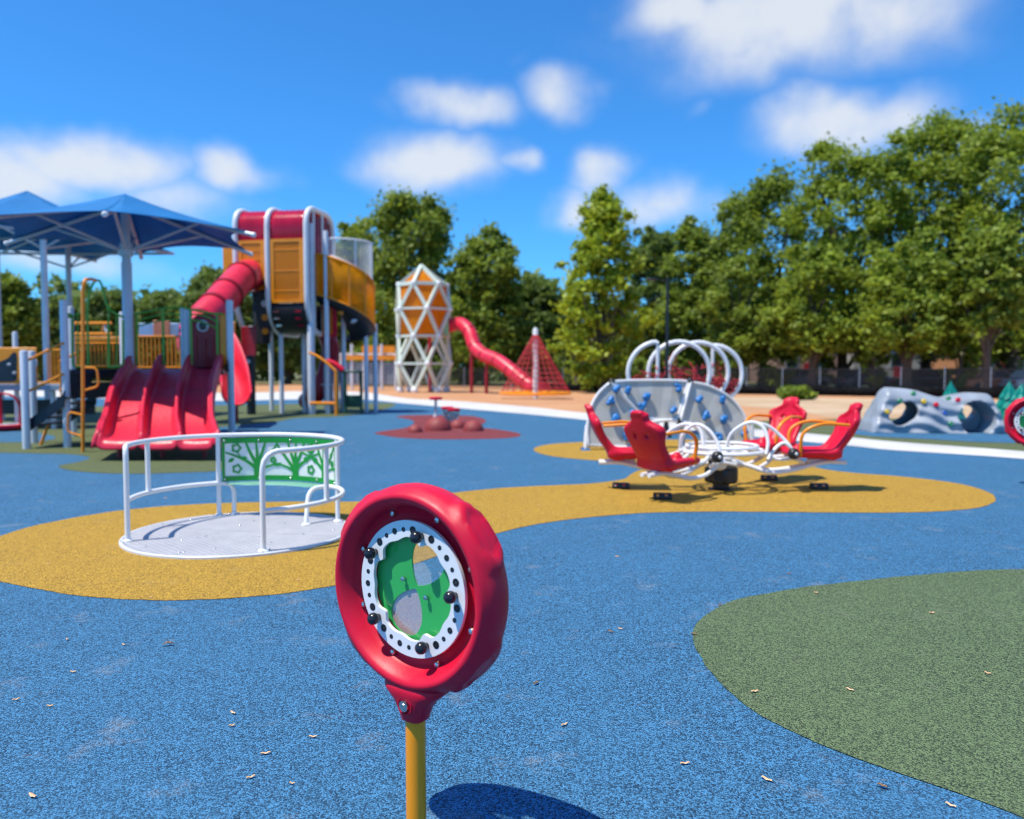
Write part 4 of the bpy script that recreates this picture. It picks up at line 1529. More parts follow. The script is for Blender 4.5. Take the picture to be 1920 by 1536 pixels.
# low parts below the pod
MB().box(TL(-2.35, -.6, 2.45), (.42, .10, 1.0), -ta).build('orange_pillar', ORANGE, tower, bevel=.03)
MB().box(TL(-2.75, -.3, 2.75), (.5, .04, .9), -ta).build('orange_sheet', ORANGET, tower)
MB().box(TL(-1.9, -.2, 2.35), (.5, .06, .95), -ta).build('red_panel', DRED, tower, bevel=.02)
MB().tube([TL(-1.85, -.2, 0), TL(-1.85, -.2, 1.9)], .14, 12).build('climbing_column', CHAR, tower)
for z in (.5, .9, 1.3, 1.7):
    MB().ball(TL(-1.87, -.33, z), .075, 8).build('column_hold', GREYPOST if z > 1.6 else ORANGED, tower)
for i in range(6):
    MB().box(TL(.26 + .10 * i, .75 + .03 * i, .86), (.075, .05, 1.5), -ta).build('grey_slat', GREYSLAT, tower, bevel=.006)
MB().box(TL(.50, .70, .95), (.66, .05, .04), -ta).build('cross_rail', GREYPOST, tower)
MB().tube(spline([TL(.10, -.1, 1.98), TL(.4, -.12, 1.86), TL(.75, -.14, 1.62), TL(1.0, -.15, 1.40)], 4), .045, 8).build('orange_handrail', ORANGE, tower)
MB().tube([TL(1.02, -.15, 0), TL(1.02, -.15, 1.42)], .055, 10).build('orange_post', ORANGE, tower)
MB().tube([TL(.12, -.1, .38), TL(1.02, -.15, .38)], .05, 8).build('orange_rung', ORANGE, tower)
MB().tube([TL(.62, .1, 1.72), TL(.9, .1, 1.62), TL(1.15, .1, 1.42)], .09, 10).build('red_rail', RED, tower)
MB().box(TL(1.35, .3, 1.38), (.62, .5, .07), -ta).build('counter_top', DGREEN, tower, bevel=.02)
MB().box(TL(1.35, .5, .42), (.60, .06, .40), -ta).build('counter_panel', DGREEN, tower, bevel=.02)
for u in (1.08, 1.62):
    MB().box(TL(u, .45, .70), (.08, .08, 1.36), -ta).build('counter_leg', DGREEN, tower)
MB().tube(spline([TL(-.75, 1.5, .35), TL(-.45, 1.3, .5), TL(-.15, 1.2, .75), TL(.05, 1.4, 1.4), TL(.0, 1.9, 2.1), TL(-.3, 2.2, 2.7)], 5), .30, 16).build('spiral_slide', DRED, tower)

# ------------------------------------------------------------------ lattice tower far behind
LD = 50.5
lc = at(794, 690, LD)
lt = thing('lattice_tower', 'far white lattice climbing tower with orange infill panels and pointed top', 'climbing tower', (lc.x, lc.y, -.02))


def zpx(y):
    return at(794, y, LD).z


rings = []
for k, (y, rad) in enumerate(((731, 1.45), (682, 1.80), (631, 1.55), (581, 1.78), (535, 1.52))):
    off = 254 if k % 2 == 0 else 254 + 30
    rings.append([Vector((lc.x + rad * math.cos(R(off + 60 * j)), lc.y + rad * math.sin(R(off + 60 * j)), max(0.05, zpx(y)))) for j in range(6)])
apex = Vector((lc.x - .1, lc.y, zpx(498)))
tri = []
for k in range(4):
    A, B = rings[k], rings[k + 1]
    for j in range(6):
        if k % 2 == 0:
            e = [(A[j], B[j]), (A[(j + 1) % 6], B[j])]
            tri.append((k, A[j], A[(j + 1) % 6], B[j]))
            tri.append((k, B[j], B[(j - 1) % 6], A[j]))
        else:
            e = [(A[j], B[j]), (A[j], B[(j + 1) % 6])]
            tri.append((k, A[j], B[j], B[(j + 1) % 6]))
            tri.append((k, A[j], A[(j + 1) % 6], B[(j + 1) % 6]))
        for (a, b) in e:
            MB().beam(a, b, .18, .18).build('beam', PALEBEAM, lt)
        if k > 0:
            MB().beam(A[j], A[(j + 1) % 6], .13).build('beam', PALEBEAM, lt)
for j in range(6):
    MB().beam(rings[4][j], rings[4][(j + 1) % 6], .20).build('beam', PALEBEAM, lt)
    MB().beam(rings[4][j], apex, .18).build('beam', PALEBEAM, lt)
    tri.append((4, rings[4][j], rings[4][(j + 1) % 6], apex))
for k in range(5):
    for p in rings[k]:
        MB().ball(p, .17 if k else .24, 8).build('node', WHITE, lt)
for (k, a, b, c) in tri:
    if k >= 2:
        g = (a + b + c) / 3
        a, b, c = [g.lerp(v, .93) for v in (a, b, c)]
        inn = (Vector((lc.x, lc.y, g.z)) - g).normalized() * .10
        MB().add([a + inn, b + inn, c + inn], [(0, 1, 2)]).build('infill_panel', ORANGET, lt, solid=.03, flat=True)
MB().lathe([(.001, 0), (1.3, 0), (1.3, .12), (.001, .12)], 6, Matrix.Translation((lc.x, lc.y, zpx(631)))).build('floor', ORANGED, lt)
MB().tube([Vector((lc.x + .4, lc.y, 0)), Vector((lc.x + .4, lc.y, zpx(560)))], .10, 10).build('inner_pole', REDS, lt)
MB().box((lc.x + 1.45, lc.y - .5, zpx(615)), (.35, .08, .9)).build('green_panel', pm('mint_panel', (.25, .62, .35), .4), lt)
sl = spline([at(842, 612, LD), at(862, 607, LD - .6), at(880, 622, LD - 1.4), at(890, 650, LD - 2), at(908, 666, LD - 2.7), at(932, 676, LD - 3.4), at(956, 693, LD - 4.2), at(985, 717, LD - 5), at(1006, 729, LD - 5.6), at(1020, 728, LD - 6)], 5)
for k in range(9):
    o = MB().tube(sl[k * 5:k * 5 + 6], .41 if k < 8 else .38, 18).build('tube_slide_section', REDS, lt, angle=60)
    e = sl[k * 5 + 5]
    d = (sl[k * 5 + 5] - sl[k * 5 + 4]).normalized()
    MB().lathe([(.39, -.03), (.435, -.03), (.435, .03), (.39, .03)], 18, Matrix.Translation(e) @ d.to_track_quat('Z', 'Y').to_matrix().to_4x4(), closed=True).build('flange', DRED, o)
for px, yy, D in ((884, 650, LD - 1.8), (912, 670, LD - 2.8)):
    p = at(px, yy, D)
    MB().tube([Vector((p.x, p.y, -.02)), p], .10, 8).build('slide_leg', DRED, lt)

# rope cone
cc = gnd(1004, 747)
rcn = thing('rope_cone_spinner', 'red rope cone spinner hung from a white mast, left of the yellow-green tree', 'rope spinner', (cc.x, cc.y, -.02))
zt_ = at(1004, 615, cc.y).z
MB().lathe([(.001, 0), (.13, 0), (.13, zt_ - .1), (.10, zt_), (.001, zt_ + .04)], 14, Matrix.Translation((cc.x, cc.y, -.02))).build('mast', WHITE, rcn)
rr_, zr_ = 1.72, .26
MB().tube([Vector((cc.x + rr_ * math.cos(2 * PI * i / 40), cc.y + rr_ * math.sin(2 * PI * i / 40), zr_)) for i in range(40)], .07, 8, closed=True).build('ring_seat', YELLOWP, rcn)
for k in range(22):
    a = 2 * PI * k / 22
    MB().tube([Vector((cc.x, cc.y, zt_ - .15)), Vector((cc.x + rr_ * math.cos(a), cc.y + rr_ * math.sin(a), zr_))], .020, 5).build('rope', ROPE, rcn)
for f in (.12, .2, .28, .36, .44, .52, .6, .68, .76, .84, .92):
    z = zt_ - .15 + (zr_ - zt_ + .15) * f
    MB().tube([Vector((cc.x + rr_ * f * math.cos(2 * PI * i / 16), cc.y + rr_ * f * math.sin(2 * PI * i / 16), z)) for i in range(16)], .018, 5, closed=True).build('rope_ring', ROPE, rcn)
for k in range(4):
    a = 2 * PI * (k + .3) / 4
    MB().tube([Vector((cc.x + .1 * math.cos(a), cc.y + .1 * math.sin(a), .2)), Vector((cc.x + rr_ * math.cos(a), cc.y + rr_ * math.sin(a), zr_))], .035, 6).build('spoke', YELLOWP, rcn)

# far orange and grey play house between the two towers
fd_ = 56
fp = at(690, 690, fd_)
fs = thing('play_house', 'far play house with orange top rails and grey slat walls between the two towers', 'play house', (fp.x, fp.y, -.02))
for px in (640, 660, 682, 716, 742):
    p = at(px, 690, fd_)
    hz_ = at(px, 645 if px in (660, 716) else 662, fd_).z
    MB().tube([Vector((p.x, p.y, 0)), Vector((p.x, p.y, hz_))], .10, 10).build('post', GREYPOST, fs)
xa, xb = at(640, 690, fd_).x, at(744, 690, fd_).x
MB().box(((xa + xb) / 2, fd_, at(690, 671, fd_).z), (xb - xa, .3, .30)).build('deck_beam', ORANGED, fs)
MB().box(((xa + xb) / 2 + .6, fd_ + .4, at(690, 655, fd_).z), ((xb - xa) * .6, .1, .50)).build('top_panel', ORANGED, fs)
MB().box(((xa + xb) / 2, fd_ + .2, at(690, 664, fd_).z), (xb - xa, .1, .12)).build('white_rail', WHITE, fs)
for i in range(16):
    x = xa + (xb - xa) * (i + .5) / 16
    MB().box((x, fd_ + .05, at(690, 700, fd_).z * .5 + .55), (.17, .06, 1.55)).build('grey_slat', GREYSLAT, fs)

# ------------------------------------------------------------------ domes, stepping pods
def dome(px, py, halfw, label):
    p = gnd(px, py)
    r = halfw / FPX * p.y
    prof = [(r * math.sin(PI / 2 * i / 14) if i else .001, r * math.cos(PI / 2 * i / 14)) for i in range(15)]
    prof.append((r * .97, -.01))
    o = MB().lathe(prof, 36, Matrix.Translation((p.x, p.y + r * .5, .004))).build('rubber_dome', DOME, None)
    return tag(o, label, 'dome', 'brick red rubber domes')


dome(820, 808, 26, 'largest brick-red rubber dome, in the middle of the red patch')
dome(778, 811, 14, 'smallest brick-red rubber dome, left of the largest one')
dome(858, 803, 16, 'brick-red rubber dome peeping out behind the right side of the largest one')
dome(887, 809, 20, 'second largest brick-red rubber dome, rightmost on the red patch')

for (px, D, py, hw, label) in ((817, 21.5, 748, 12.5, 'tall red disc stepping pod on a thin steel post behind the largest dome'),
                               (839, 22.2, 766, 12, 'low red disc stepping pod on a spring cage, left and farther of the low pair'),
                               (851, 21.3, 769, 12.5, 'low red disc stepping pod on a spring cage, right and nearer of the low pair')):
    q = at(px, py, D)
    r = hw / FPX * D
    t = thing('stepping_pod', label, 'stepping pod', (q.x, q.y, .004), 'red stepping pods', world=False)
    MB().lathe([(.001, q.z - .03), (r * .85, q.z - .03), (r, q.z), (r * .97, q.z + .035), (r * .8, q.z + .05), (.001, q.z + .05)], 28).build('disc', RED, t)
    if px == 817:
        MB().tube([(0, 0, 0), (0, 0, .24)], .065, 12).build('post_sleeve', WHITE, t)
        MB().tube([(0, 0, .2), (0, 0, q.z - .02)], .035, 10).build('post', STRUT, t)
    else:
        MB().tube([(0, 0, 0), (0, 0, q.z - .03)], .03, 10).build('post', STEEL, t)
        coil = [(.12 * (.6 + .8 * i / 60) * math.cos(i * .75), .12 * (.6 + .8 * i / 60) * math.sin(i * .75), .03 + (q.z - .08) * i / 60) for i in range(61)]
        MB().tube(coil, .014, 6).build('spring', STEEL, t)
        MB().ball((0, -.03, q.z * .5), .07, 8, (1.2, 1, .8)).build('hub', YELLOWP, t)
        for k in range(4):
            a = PI / 4 + PI / 2 * k
            MB().tube([(.05 * math.cos(a), .05 * math.sin(a), .05), (r * .8 * math.cos(a), r * .8 * math.sin(a), q.z - .03)], .014, 6).build('stay', BLACK, t)

# ------------------------------------------------------------------ grey boulder tunnel with grips
bc = gnd(1770, 813)
BW = 2.9


def boulder(X, Y, Z):
    # long hump along X, saddle near the middle, two holes; local units metres
    top = .98 - .16 * np.exp(-((X - .12) / .42) ** 2) - .06 * X - .92 * smooth(1.08, 1.66, np.abs(X + .0)) ** .9 * (1 + .1 * (X < 0))
    half = .62 - .25 * np.clip(Z, 0, 1) + .05 * np.sin(X * 2.3)
    wav = .042 * np.sin(Z * 21 + 2.8 * np.sin(X * 2.4 + .6) + 1.3 * np.sin(X * 5.1) + Y * 2) * smooth(.85, .6, Z) + .026 * np.sin(X * 9 + Z * 6 + 2 * np.sin(Z * 7)) + .02 * np.sin(X * 5 - Y * 6)
    body = np.maximum((Z - top) * .8, (np.abs(Y) - half - wav) * .9)
    body = np.maximum(body, (np.abs(X + .0) - 1.56 + .25 * np.clip(Z, 0, 1)))
    # round the shoulders
    sh = np.sqrt(np.maximum(0, (Z - top + .28)) ** 2 + np.maximum(0, np.abs(Y) - half + .28) ** 2) - .28
    body = np.maximum(body, np.where((Z > top - .28) & (np.abs(Y) > half - .28), sh, -1) - wav * .5)
    a1 = R(32)
    u1, v1 = (X + .80) * math.cos(a1) + (Z - .44) * math.sin(a1), -(X + .80) * math.sin(a1) + (Z - .44) * math.cos(a1)
    h1 = (np.abs(u1) / .34) ** 2.6 + (np.abs(v1) / .22) ** 2.6 - 1
    h1 = h1 * .12
    h2 = ((X - .78) / .40) ** 2 + ((Z - .34) / .40) ** 2 - 1
    front = h2 * .25
    # deep recess on the right, narrowing to a window at the back
    h3 = (((X - .86) / .24) ** 2 + ((Z - .44) / .19) ** 2 - 1) * .12
    rec = np.maximum(front, Y - .25)
    inner = np.maximum(np.maximum(np.abs(Y) - half + .13, Z - top + .16), np.maximum(X - .3, -X - 1.30))
    body = np.maximum(body, -inner)
    body = np.maximum(body, -h1)
    body = np.maximum(body, -rec)
    body = np.maximum(body, -h3)
    return np.maximum(body, -Z - .004)


V, F = surface_nets(boulder, (-1.72, -.80, -.06), (1.72, .80, 1.12), .034)
bl = thing('climbing_boulder', 'grey plastic boulder tunnel with coloured grips beyond the pale path', 'climbing boulder', (bc.x + .05, bc.y + .62, 0), rz=R(-6), world=False)
MB().add(V, F).build('shell', ROCK, bl, recalc=False, angle=70)
TEALH = pm('green_grip', (.01, .22, .11), .35)
YELH = pm('yellow_grip', (.75, .50, .02), .35)
BLUH = pm('blue_grip', (.01, .10, .42), .35)


def on_boulder(px, py):
    """first hit of the line of sight with the boulder, in its local frame"""
    o, d = Vector((0, 0, CAM_H)), pix_dir(px, py).normalized()
    Mi = (Matrix.Translation(bl.location) @ Matrix.Rotation(R(-6), 4, 'Z')).inverted()
    o2, d2 = Mi @ o, Mi.to_3x3() @ d
    s = 15.0
    for _ in range(900):
        p = o2 + d2 * s
        if float(boulder(np.array(p.x), np.array(p.y), np.array(p.z))) < 0:
            return p
        s += .01
    return None


for (px, py, mt, nm) in ((1712, 738, TEALH, ''), (1687, 752, TEALH, ''), (1732, 753, YELH, ''), (1755, 759, RED, ''), (1778, 748, TEALH, ''), (1796, 750, RED, ''), (1770, 774, BLUH, ''), (1782, 795, TEALH, ''),
                         (1663, 772, YELH, ''), (1884, 776, RED, '')):
    p = on_boulder(px, py)
    if p:
        MB().lathe([(.001, .035), (.02, .03), (.035, .045), (.055, .03), (.06, 0), (.05, -.03)], 14, Matrix.Translation(p) @ Matrix.Rotation(R(75), 4, 'X')).build('grip', mt, bl)


# teal pine shapes
def pine(px, D, ytop, halfw, label, base_z=0.0):
    q = at(px, ytop, D)
    t = thing('plastic_pine', label, 'plastic tree', (q.x, q.y, 0), 'teal plastic pine shapes', world=False, rz=R(12))
    Wd = halfw / FPX * D
    H = q.z
    tiers = 4
    m = MB()
    for k in range(tiers):
        z1 = H - (H - .1) * .86 * (k / tiers) * .92
        z0 = z1 - (H * .33)
        r1, r0 = Wd * (.05 + .22 * k), Wd * (.62 + .17 * k)
        ng = 40
        rows = []
        for i in range(9):
            f = i / 8
            row = []
            for g in range(ng + 1):
                a = 2 * PI * g / ng
                flute = 1 + .13 * math.cos(a * 7 + f * 2.6)
                r = (r1 * (1 - f) + r0 * f) * flute
                row.append(Vector((r * math.cos(a), r * .55 * math.sin(a), z1 + (z0 - z1) * f - .03 * math.cos(a * 8) * f)))
            rows.append(row)
        rows.append([Vector((p.x * .45, p.y * .45, p.z + .05)) for p in rows[-1]])
        rows.insert(0, [Vector((p.x * .02, p.y * .02, z1 + .07 * (k == 0))) for p in rows[0]])
        m.grid(rows)
    m.build('crown', TEAL, t, angle=55)
    MB().lathe([(.001, 0), (Wd * .30, 0), (Wd * .22, H * .3), (.001, H * .3)], 12).build('trunk', pm('brown_plastic', (.08, .05, .03), .5), t)


pine(1783, 21.2, 717, 25, 'teal plastic pine shape standing behind the saddle of the grey boulder')
pine(1893, 19.4, 718, 34, 'teal plastic pine shape at the right end of the boulder, farther of the pair')
pine(1916, 18.6, 722, 38, 'teal plastic pine shape at the right end of the boulder, nearer of the pair')

# ------------------------------------------------------------------ white hoops with red rope net
hd = 18.6
hp = at(1285, 690, hd)
hoops = thing('rope_tunnel', 'row of white tube hoops holding a red rope net behind the climbing wall', 'rope tunnel', (hp.x, hp.y, 0))
HRr = .80


def circ(cx, cz, y, a0, a1, n=28, r=HRr):
    return [Vector((cx + r * math.cos(R(a0 + (a1 - a0) * i / n)), y + .0, cz + r * math.sin(R(a0 + (a1 - a0) * i / n)))) for i in range(n + 1)]


def ctr(px, py, D):
    p = at(px, py, D)
    return p.x, p.z


cx1, cz1 = ctr(1231, 690, 18.0)
hz_ = .64
HO = []
for (px, D) in ((1233, 18.0), (1273, 18.4), (1309, 18.8), (1336, 19.1)):
    p = at(px, 697, D)
    HO.append((p.x, D, p.z))
(x, y, z) = HO[0]
r = .72
MB().tube([Vector((x, y, 0)), Vector((x, y, z + .60))] + [], .042, 10).build('post', WHITE, hoops)
MB().tube([Vector((x - .0, y, z + .62))] + circ(x + .04, z - .03, y, 98, 262, 24, .70), .050, 10).build('hoop', WHITE, hoops)
for k in (1, 2):
    (x, y, z) = HO[k]
    MB().tube(circ(x, z - .02, y, 0, 360, 40, .70)[:-1], .052, 10, closed=True).build('hoop', WHITE, hoops)
    MB().tube([Vector((x, y, 0)), Vector((x, y, z - .70))], .045, 10).build('post', WHITE, hoops)
(x, y, z) = HO[3]
MB().tube([Vector((x, y, 0)), Vector((x, y, z + .60))], .042, 10).build('post', WHITE, hoops)
MB().tube([Vector((x - .02, y, z + .61))] + circ(x + .02, z - .06, y, 86, -86, 24, .68), .052, 10).build('hoop', WHITE, hoops)
# rope net: sagging mesh between neighbouring hoops
rnd = random.Random(4)
m = MB()
for k in range(3):
    (xa, ya, za), (xb, yb, zb) = HO[k], HO[k + 1]
    for j in range(15):
        a = R(188 + 164 * j / 14)
        A_ = Vector((xa + .66 * math.cos(a), ya, za - .12 + .66 * math.sin(a)))
        for jj in (j - 1, j + 1, j + rnd.choice((-3, 3, 0))):
            b_ = R(188 + 164 * max(0, min(14, jj)) / 14)
            B_ = Vector((xb + .66 * math.cos(b_), yb, zb - .12 + .66 * math.sin(b_)))
            mid = (A_ + B_) / 2 + Vector((rnd.gauss(0, .04), rnd.gauss(0, .04), .08 + rnd.gauss(0, .05)))
            m.tube([A_, mid, B_], .015, 5)
for k in range(110):
    u = rnd.uniform(0, 3 - 1e-3)
    i = int(u)
    f = u - i
    p = Vector(HO[i]).lerp(Vector(HO[i + 1]), f)
    p = Vector((p.x + rnd.uniform(-.55, .55), p.y, p.z - .22 + rnd.uniform(-.40, .36)))
    q = p + Vector((rnd.gauss(0, .20), rnd.gauss(0, .1), rnd.gauss(0, .16)))
    m.tube([p, q], .015, 5)
m.build('rope_net', ROPE, hoops, kind='stuff')

# ------------------------------------------------------------------ fan shaped climbing wall
wl0, wl1 = Vector((1.32, 14.6)), Vector((4.45, 15.15))
wdir = (wl1 - wl0).normalized()
wall = thing('climbing_wall', 'grey fan-shaped climbing wall with blue grips and white tube frame', 'climbing wall', (wl0.x, wl0.y, 0))
wnorm = Vector((wdir.y * .985, -wdir.x * .985, .174))


def on_wall(px, py, off=0.0):
    o, d = Vector((0, 0, CAM_H)), pix_dir(px, py)
    k = (Vector((wl0.x, wl0.y, 0)) - o).dot(wnorm) / d.dot(wnorm)
    return o + d * k + wnorm * off


def zpix(zx, zy):
    return (1080 + zx / 4.517, 620 + zy / 4.517)


# outlines read along the panel borders: outer arc and inner arc, matching point counts
def fan(outer, inner, n, nm):
    oo = spline([Vector((*zpix(*p), 0)) for p in outer], 8)
    ii = spline([Vector((*zpix(*p), 0)) for p in inner], 8)
    def samp(c, t):
        x = t * (len(c) - 1)
        i = min(int(x), len(c) - 2)
        return c[i].lerp(c[i + 1], x - i)
    facets = []
    for k in range(n):
        m = MB()
        rows = []
        for t in (k / n, (k + 1) / n):
            row = []
            for s in range(7):
                p = samp(oo, t).lerp(samp(ii, t), s / 6)
                row.append(on_wall(p.x, p.y, .0025 if round(t * n) % 2 else -.0005))
            rows.append(row)
        m.grid(rows)
        facets.append(m.build('panel_strip', GREYPANEL if k % 2 == 0 else GREYPANEL2, wall, solid=.02, flat=True))
    fr = [samp(oo, i / 24) for i in range(25)] + [samp(ii, 1 - i / 24) for i in range(25)]
    MB().tube([on_wall(p.x, p.y, .02) for p in fr], .026, 8, closed=True).build('frame', WHITE, wall)
    return oo, ii


fan([(104, 975), (92, 830), (125, 650), (190, 530), (286, 440)], [(470, 985), (482, 930), (494, 850), (505, 770), (518, 695)], 5, 'l')
fan([(306, 432), (480, 424), (700, 422), (850, 425), (950, 432)], [(535, 700), (590, 730), (680, 757), (770, 760), (855, 752)], 7, 'c')
fan([(975, 438), (1120, 470), (1290, 560), (1410, 700), (1478, 900), (1490, 955)], [(893, 772), (990, 800), (1060, 850), (1090, 900), (1098, 930), (1100, 960)], 7, 'r')
for pts in ([(292, 440), (530, 694)], [(962, 436), (872, 765)]):
    a, b = [on_wall(*zpix(*p), off=.045) for p in pts]
    MB().beam(a, b, .07, .03).build('seam_strip', WHITE, wall)
for p in ((300, 436), (962, 428), (870, 765)):
    MB().ball(on_wall(*zpix(*p), off=.02), .06, 8).build('joint_cap', BLACK, wall)
MB().tube([on_wall(*zpix(*p), off=.0) for p in ((95, 800), (85, 900), (80, 1010))], .038, 10).build('leg', WHITE, wall)
fp_ = on_wall(*zpix(80, 1012))
MB().lathe([(.001, 0), (.10, 0), (.09, .04), (.03, .06)], 16, Matrix.Translation((fp_.x, fp_.y, .004))).build('foot', STEEL, wall)
for (zx, zt) in ((1490, 800), (1100, 950), (525, 960)):
    a = on_wall(*zpix(zx, zt))
    MB().tube([a, Vector((a.x + .03, a.y, 0))], .034, 10).build('leg', WHITE, wall)
a = on_wall(*zpix(930, 820))
MB().box((a.x, a.y + .35, a.z / 2), (.11, .11, a.z)).build('back_post', GREYSLAT, wall)
MB().tube(spline([on_wall(*zpix(*p), off=.03) for p in ((540, 960), (560, 860), (620, 790), (720, 765), (840, 765), (960, 795), (1050, 860), (1080, 955))], 5), .032, 8).build('inner_arch', WHITE, wall)
# bolts as small steel dots along the panels
rnd = random.Random(9)
m0 = MB().ball((0, 0, 0), .012, 4).build('bolt', STEEL, wall)
first = True
for (zx, zy) in [(rnd.uniform(150, 480), rnd.uniform(620, 960)) for _ in range(9)] + [(rnd.uniform(420, 900), rnd.uniform(450, 700)) for _ in range(16)] + [(rnd.uniform(1010, 1330), rnd.uniform(560, 930)) for _ in range(16)]:
    p = on_wall(*zpix(zx, zy), off=.036)
    if first:
        m0.matrix_local = Matrix.Translation(p - Vector((wl0.x, wl0.y, 0)))
        first = False
    else:
        clone(m0, wall, Matrix.Translation(p - Vector((wl0.x, wl0.y, 0))))


def hold_sdf(seed):
    rr = random.Random(seed)
    bl_ = [(rr.uniform(-.05, .05), rr.uniform(-.05, .05), rr.uniform(.025, .05), rr.uniform(.030, .048)) for _ in range(5)]

    def f(X, Y, Z):
        d = None
        for (x, y, z, r) in bl_:
            e = np.sqrt((X - x) ** 2 + (Y - y) ** 2 + (Z - z) ** 2) - r
            d = e if d is None else smin(d, e, .018)
        return np.maximum(d, -Z)
    return f


HOLDM = []
for s in range(5):
    V, F = surface_nets(hold_sdf(s), (-.12, -.12, -.02), (.12, .12, .12), .012)
    HOLDM.append((V, F))
base_holds = {}
for i, (zx, zy) in enumerate([(325, 515), (275, 600), (435, 505), (588, 565), (850, 487), (820, 665), (560, 645), (465, 720), (325, 750), (430, 910), (1025, 605), (1080, 725), (1230, 585), (1238, 755), (1195, 900), (1415, 855)]):
    p = on_wall(*zpix(zx, zy), off=.03) - Vector((wl0.x, wl0.y, 0))
    q = wnorm.to_track_quat('Z', 'Y').to_matrix().to_4x4()
    Mh = Matrix.Translation(p) @ q @ Matrix.Rotation(i * 1.9, 4, 'Z') @ Matrix.Scale(1.15, 4)
    s = i % 5
    if s not in base_holds:
        o = MB().add(HOLDM[s][0], HOLDM[s][1]).build('grip', BLUEHOLD, None, recalc=False, angle=80)
        o.parent = wall
        o.matrix_local = Mh
        base_holds[s] = o
    else:
        clone(base_holds[s], wall, Mh)

# ------------------------------------------------------------------ four seat seesaw
SC = Vector((2.58, 9.86, 0))
saw = thing('multi_seat_seesaw', 'white tube seesaw with four red bucket seats and orange grab bars on yellow patch', 'seesaw', SC, world=False)


def seat_sdf(X, Y, Z):
    """x outward (backrest at +x), y across, z up"""
    # pan
    pz = Z - .055 - .30 * (Y ** 2) - .10 * np.clip(-X - .2, 0, 1)
    wp = .165 - .03 * smooth(-.10, -.46, X)
    pan = np.maximum(np.maximum(np.abs(pz) - .034, np.abs(Y) - wp), np.maximum(-X - .40, X - .16))
    side = np.sqrt(((np.abs(Y) - .15)) ** 2 + (Z - .10) ** 2) - .04
    side = np.maximum(side, np.maximum(-X - .40, X - .10))
    horn = np.sqrt(((X + .27) / 1.2) ** 2 + (Y / .9) ** 2 + ((Z - .11) / 1.5) ** 2) - .055
    # back: leans outward
    a = R(27)
    T_ = (X - .07) * math.sin(a) + (Z - .03) * math.cos(a)
    Nn = (X - .07) * math.cos(a) - (Z - .03) * math.sin(a) + .9 * Y ** 2 - .05 * np.sin(np.clip(T_ / .70, 0, 1) * PI)
    w = .158 + .040 * np.exp(-((T_ - .48) / .11) ** 2) - .105 * smooth(.52, .66, T_) + .02 * np.exp(-((T_ - .69) / .05) ** 2)
    bk = np.maximum(np.maximum(np.abs(Nn) - .032, np.abs(Y) - w), np.maximum(-T_ - .02, T_ - .755 + 1.6 * Y ** 2))
    rim = np.sqrt((np.abs(Y) - w + .015) ** 2 + (Nn + .02) ** 2) - .036
    rim = np.maximum(rim, np.maximum(-T_, T_ - .70))
    d = smin(pan, bk, .06)
    d = smin(d, side, .04)
    d = smin(d, horn, .05)
    d = smin(d, rim, .03)
    for s in (-1, 1):
        slot = np.maximum(np.sqrt(((Y - s * .062) / .45) ** 2 + ((T_ - .46) / 1.7) ** 2) - .024, np.abs(Nn) - .2)
        d = np.maximum(d, -slot)
    return d


SV, SF = surface_nets(seat_sdf, (-.50, -.26, -.06), (.56, .26, .82), .0165)
seat0 = MB().add(SV, SF).build('seat', RED, None, recalc=False, angle=80)
sm_ = seat0.modifiers.new('smooth', 'SMOOTH')
sm_.factor = .5
sm_.iterations = 3
bars = []
for s in (-1, 1):
    bars.append(fillet([(-.30, s * .165, .06), (-.31, s * .20, .36), (-.10, s * .215, .47), (.22, s * .175, .44)], [0, .14, .14, 0]))
bar0 = MB().tube(bars[0], .019, 10).build('grab_bar', ORANGE, None)
bar1 = MB().tube(bars[1], .019, 10).build('grab_bar', ORANGE, None)
ARMS = [(176, .0, 1.22), (222, -.02, 1.20), (40, .05, 1.18), (-2, .02, 1.22)]
for i, (ang_, dz, rad) in enumerate(ARMS):
    Ma = Matrix.Rotation(R(ang_), 4, 'Z')
    Ms = Ma @ Matrix.Translation((rad, 0, .365 + dz)) @ Matrix.Diagonal((1.08, 1.28, .98, 1))
    if i == 0:
        se, ba, bb = seat0, bar0, bar1
        for o in (se,):
            o.parent = saw
            o.matrix_local = Ms
        for o in (ba, bb):
            o.parent = se
    else:
        se = clone(seat0, saw, Ms)
        clone(bar0, se)
        clone(bar1, se)
    # arm: two parallel tubes sagging under the hub
    for s in (-1, 1):
        pts = spline([Vector((rad + .28, s * .05, .33 + dz)), Vector((rad, s * .06, .33 + dz)), Vector((.82, s * .10, .24 + dz * .6)), Vector((.55, s * .13, .235)), Vector((.30, s * .12, .31)), Vector((.10, s * .10, .37))], 6)
        MB().tube([Ma @ p for p in pts], .026, 8).build('arm_tube', WHITE, saw)
        up_ = spline([Vector((.40, s * .13, .50)), Vector((.62, s * .16, .40)), Vector((.84, s * .14, .40)), Vector((.98, s * .08, .35))], 5)
        MB().tube([Ma @ p for p in up_], .022, 8).build('brace_tube', WHITE, saw)
    MB().box((0, 0, 0), (.30, .09, .05), M=Ma @ Matrix.Translation((rad - .02, 0, .345 + dz))).build('seat_bracket', WHITE, saw, bevel=.01)
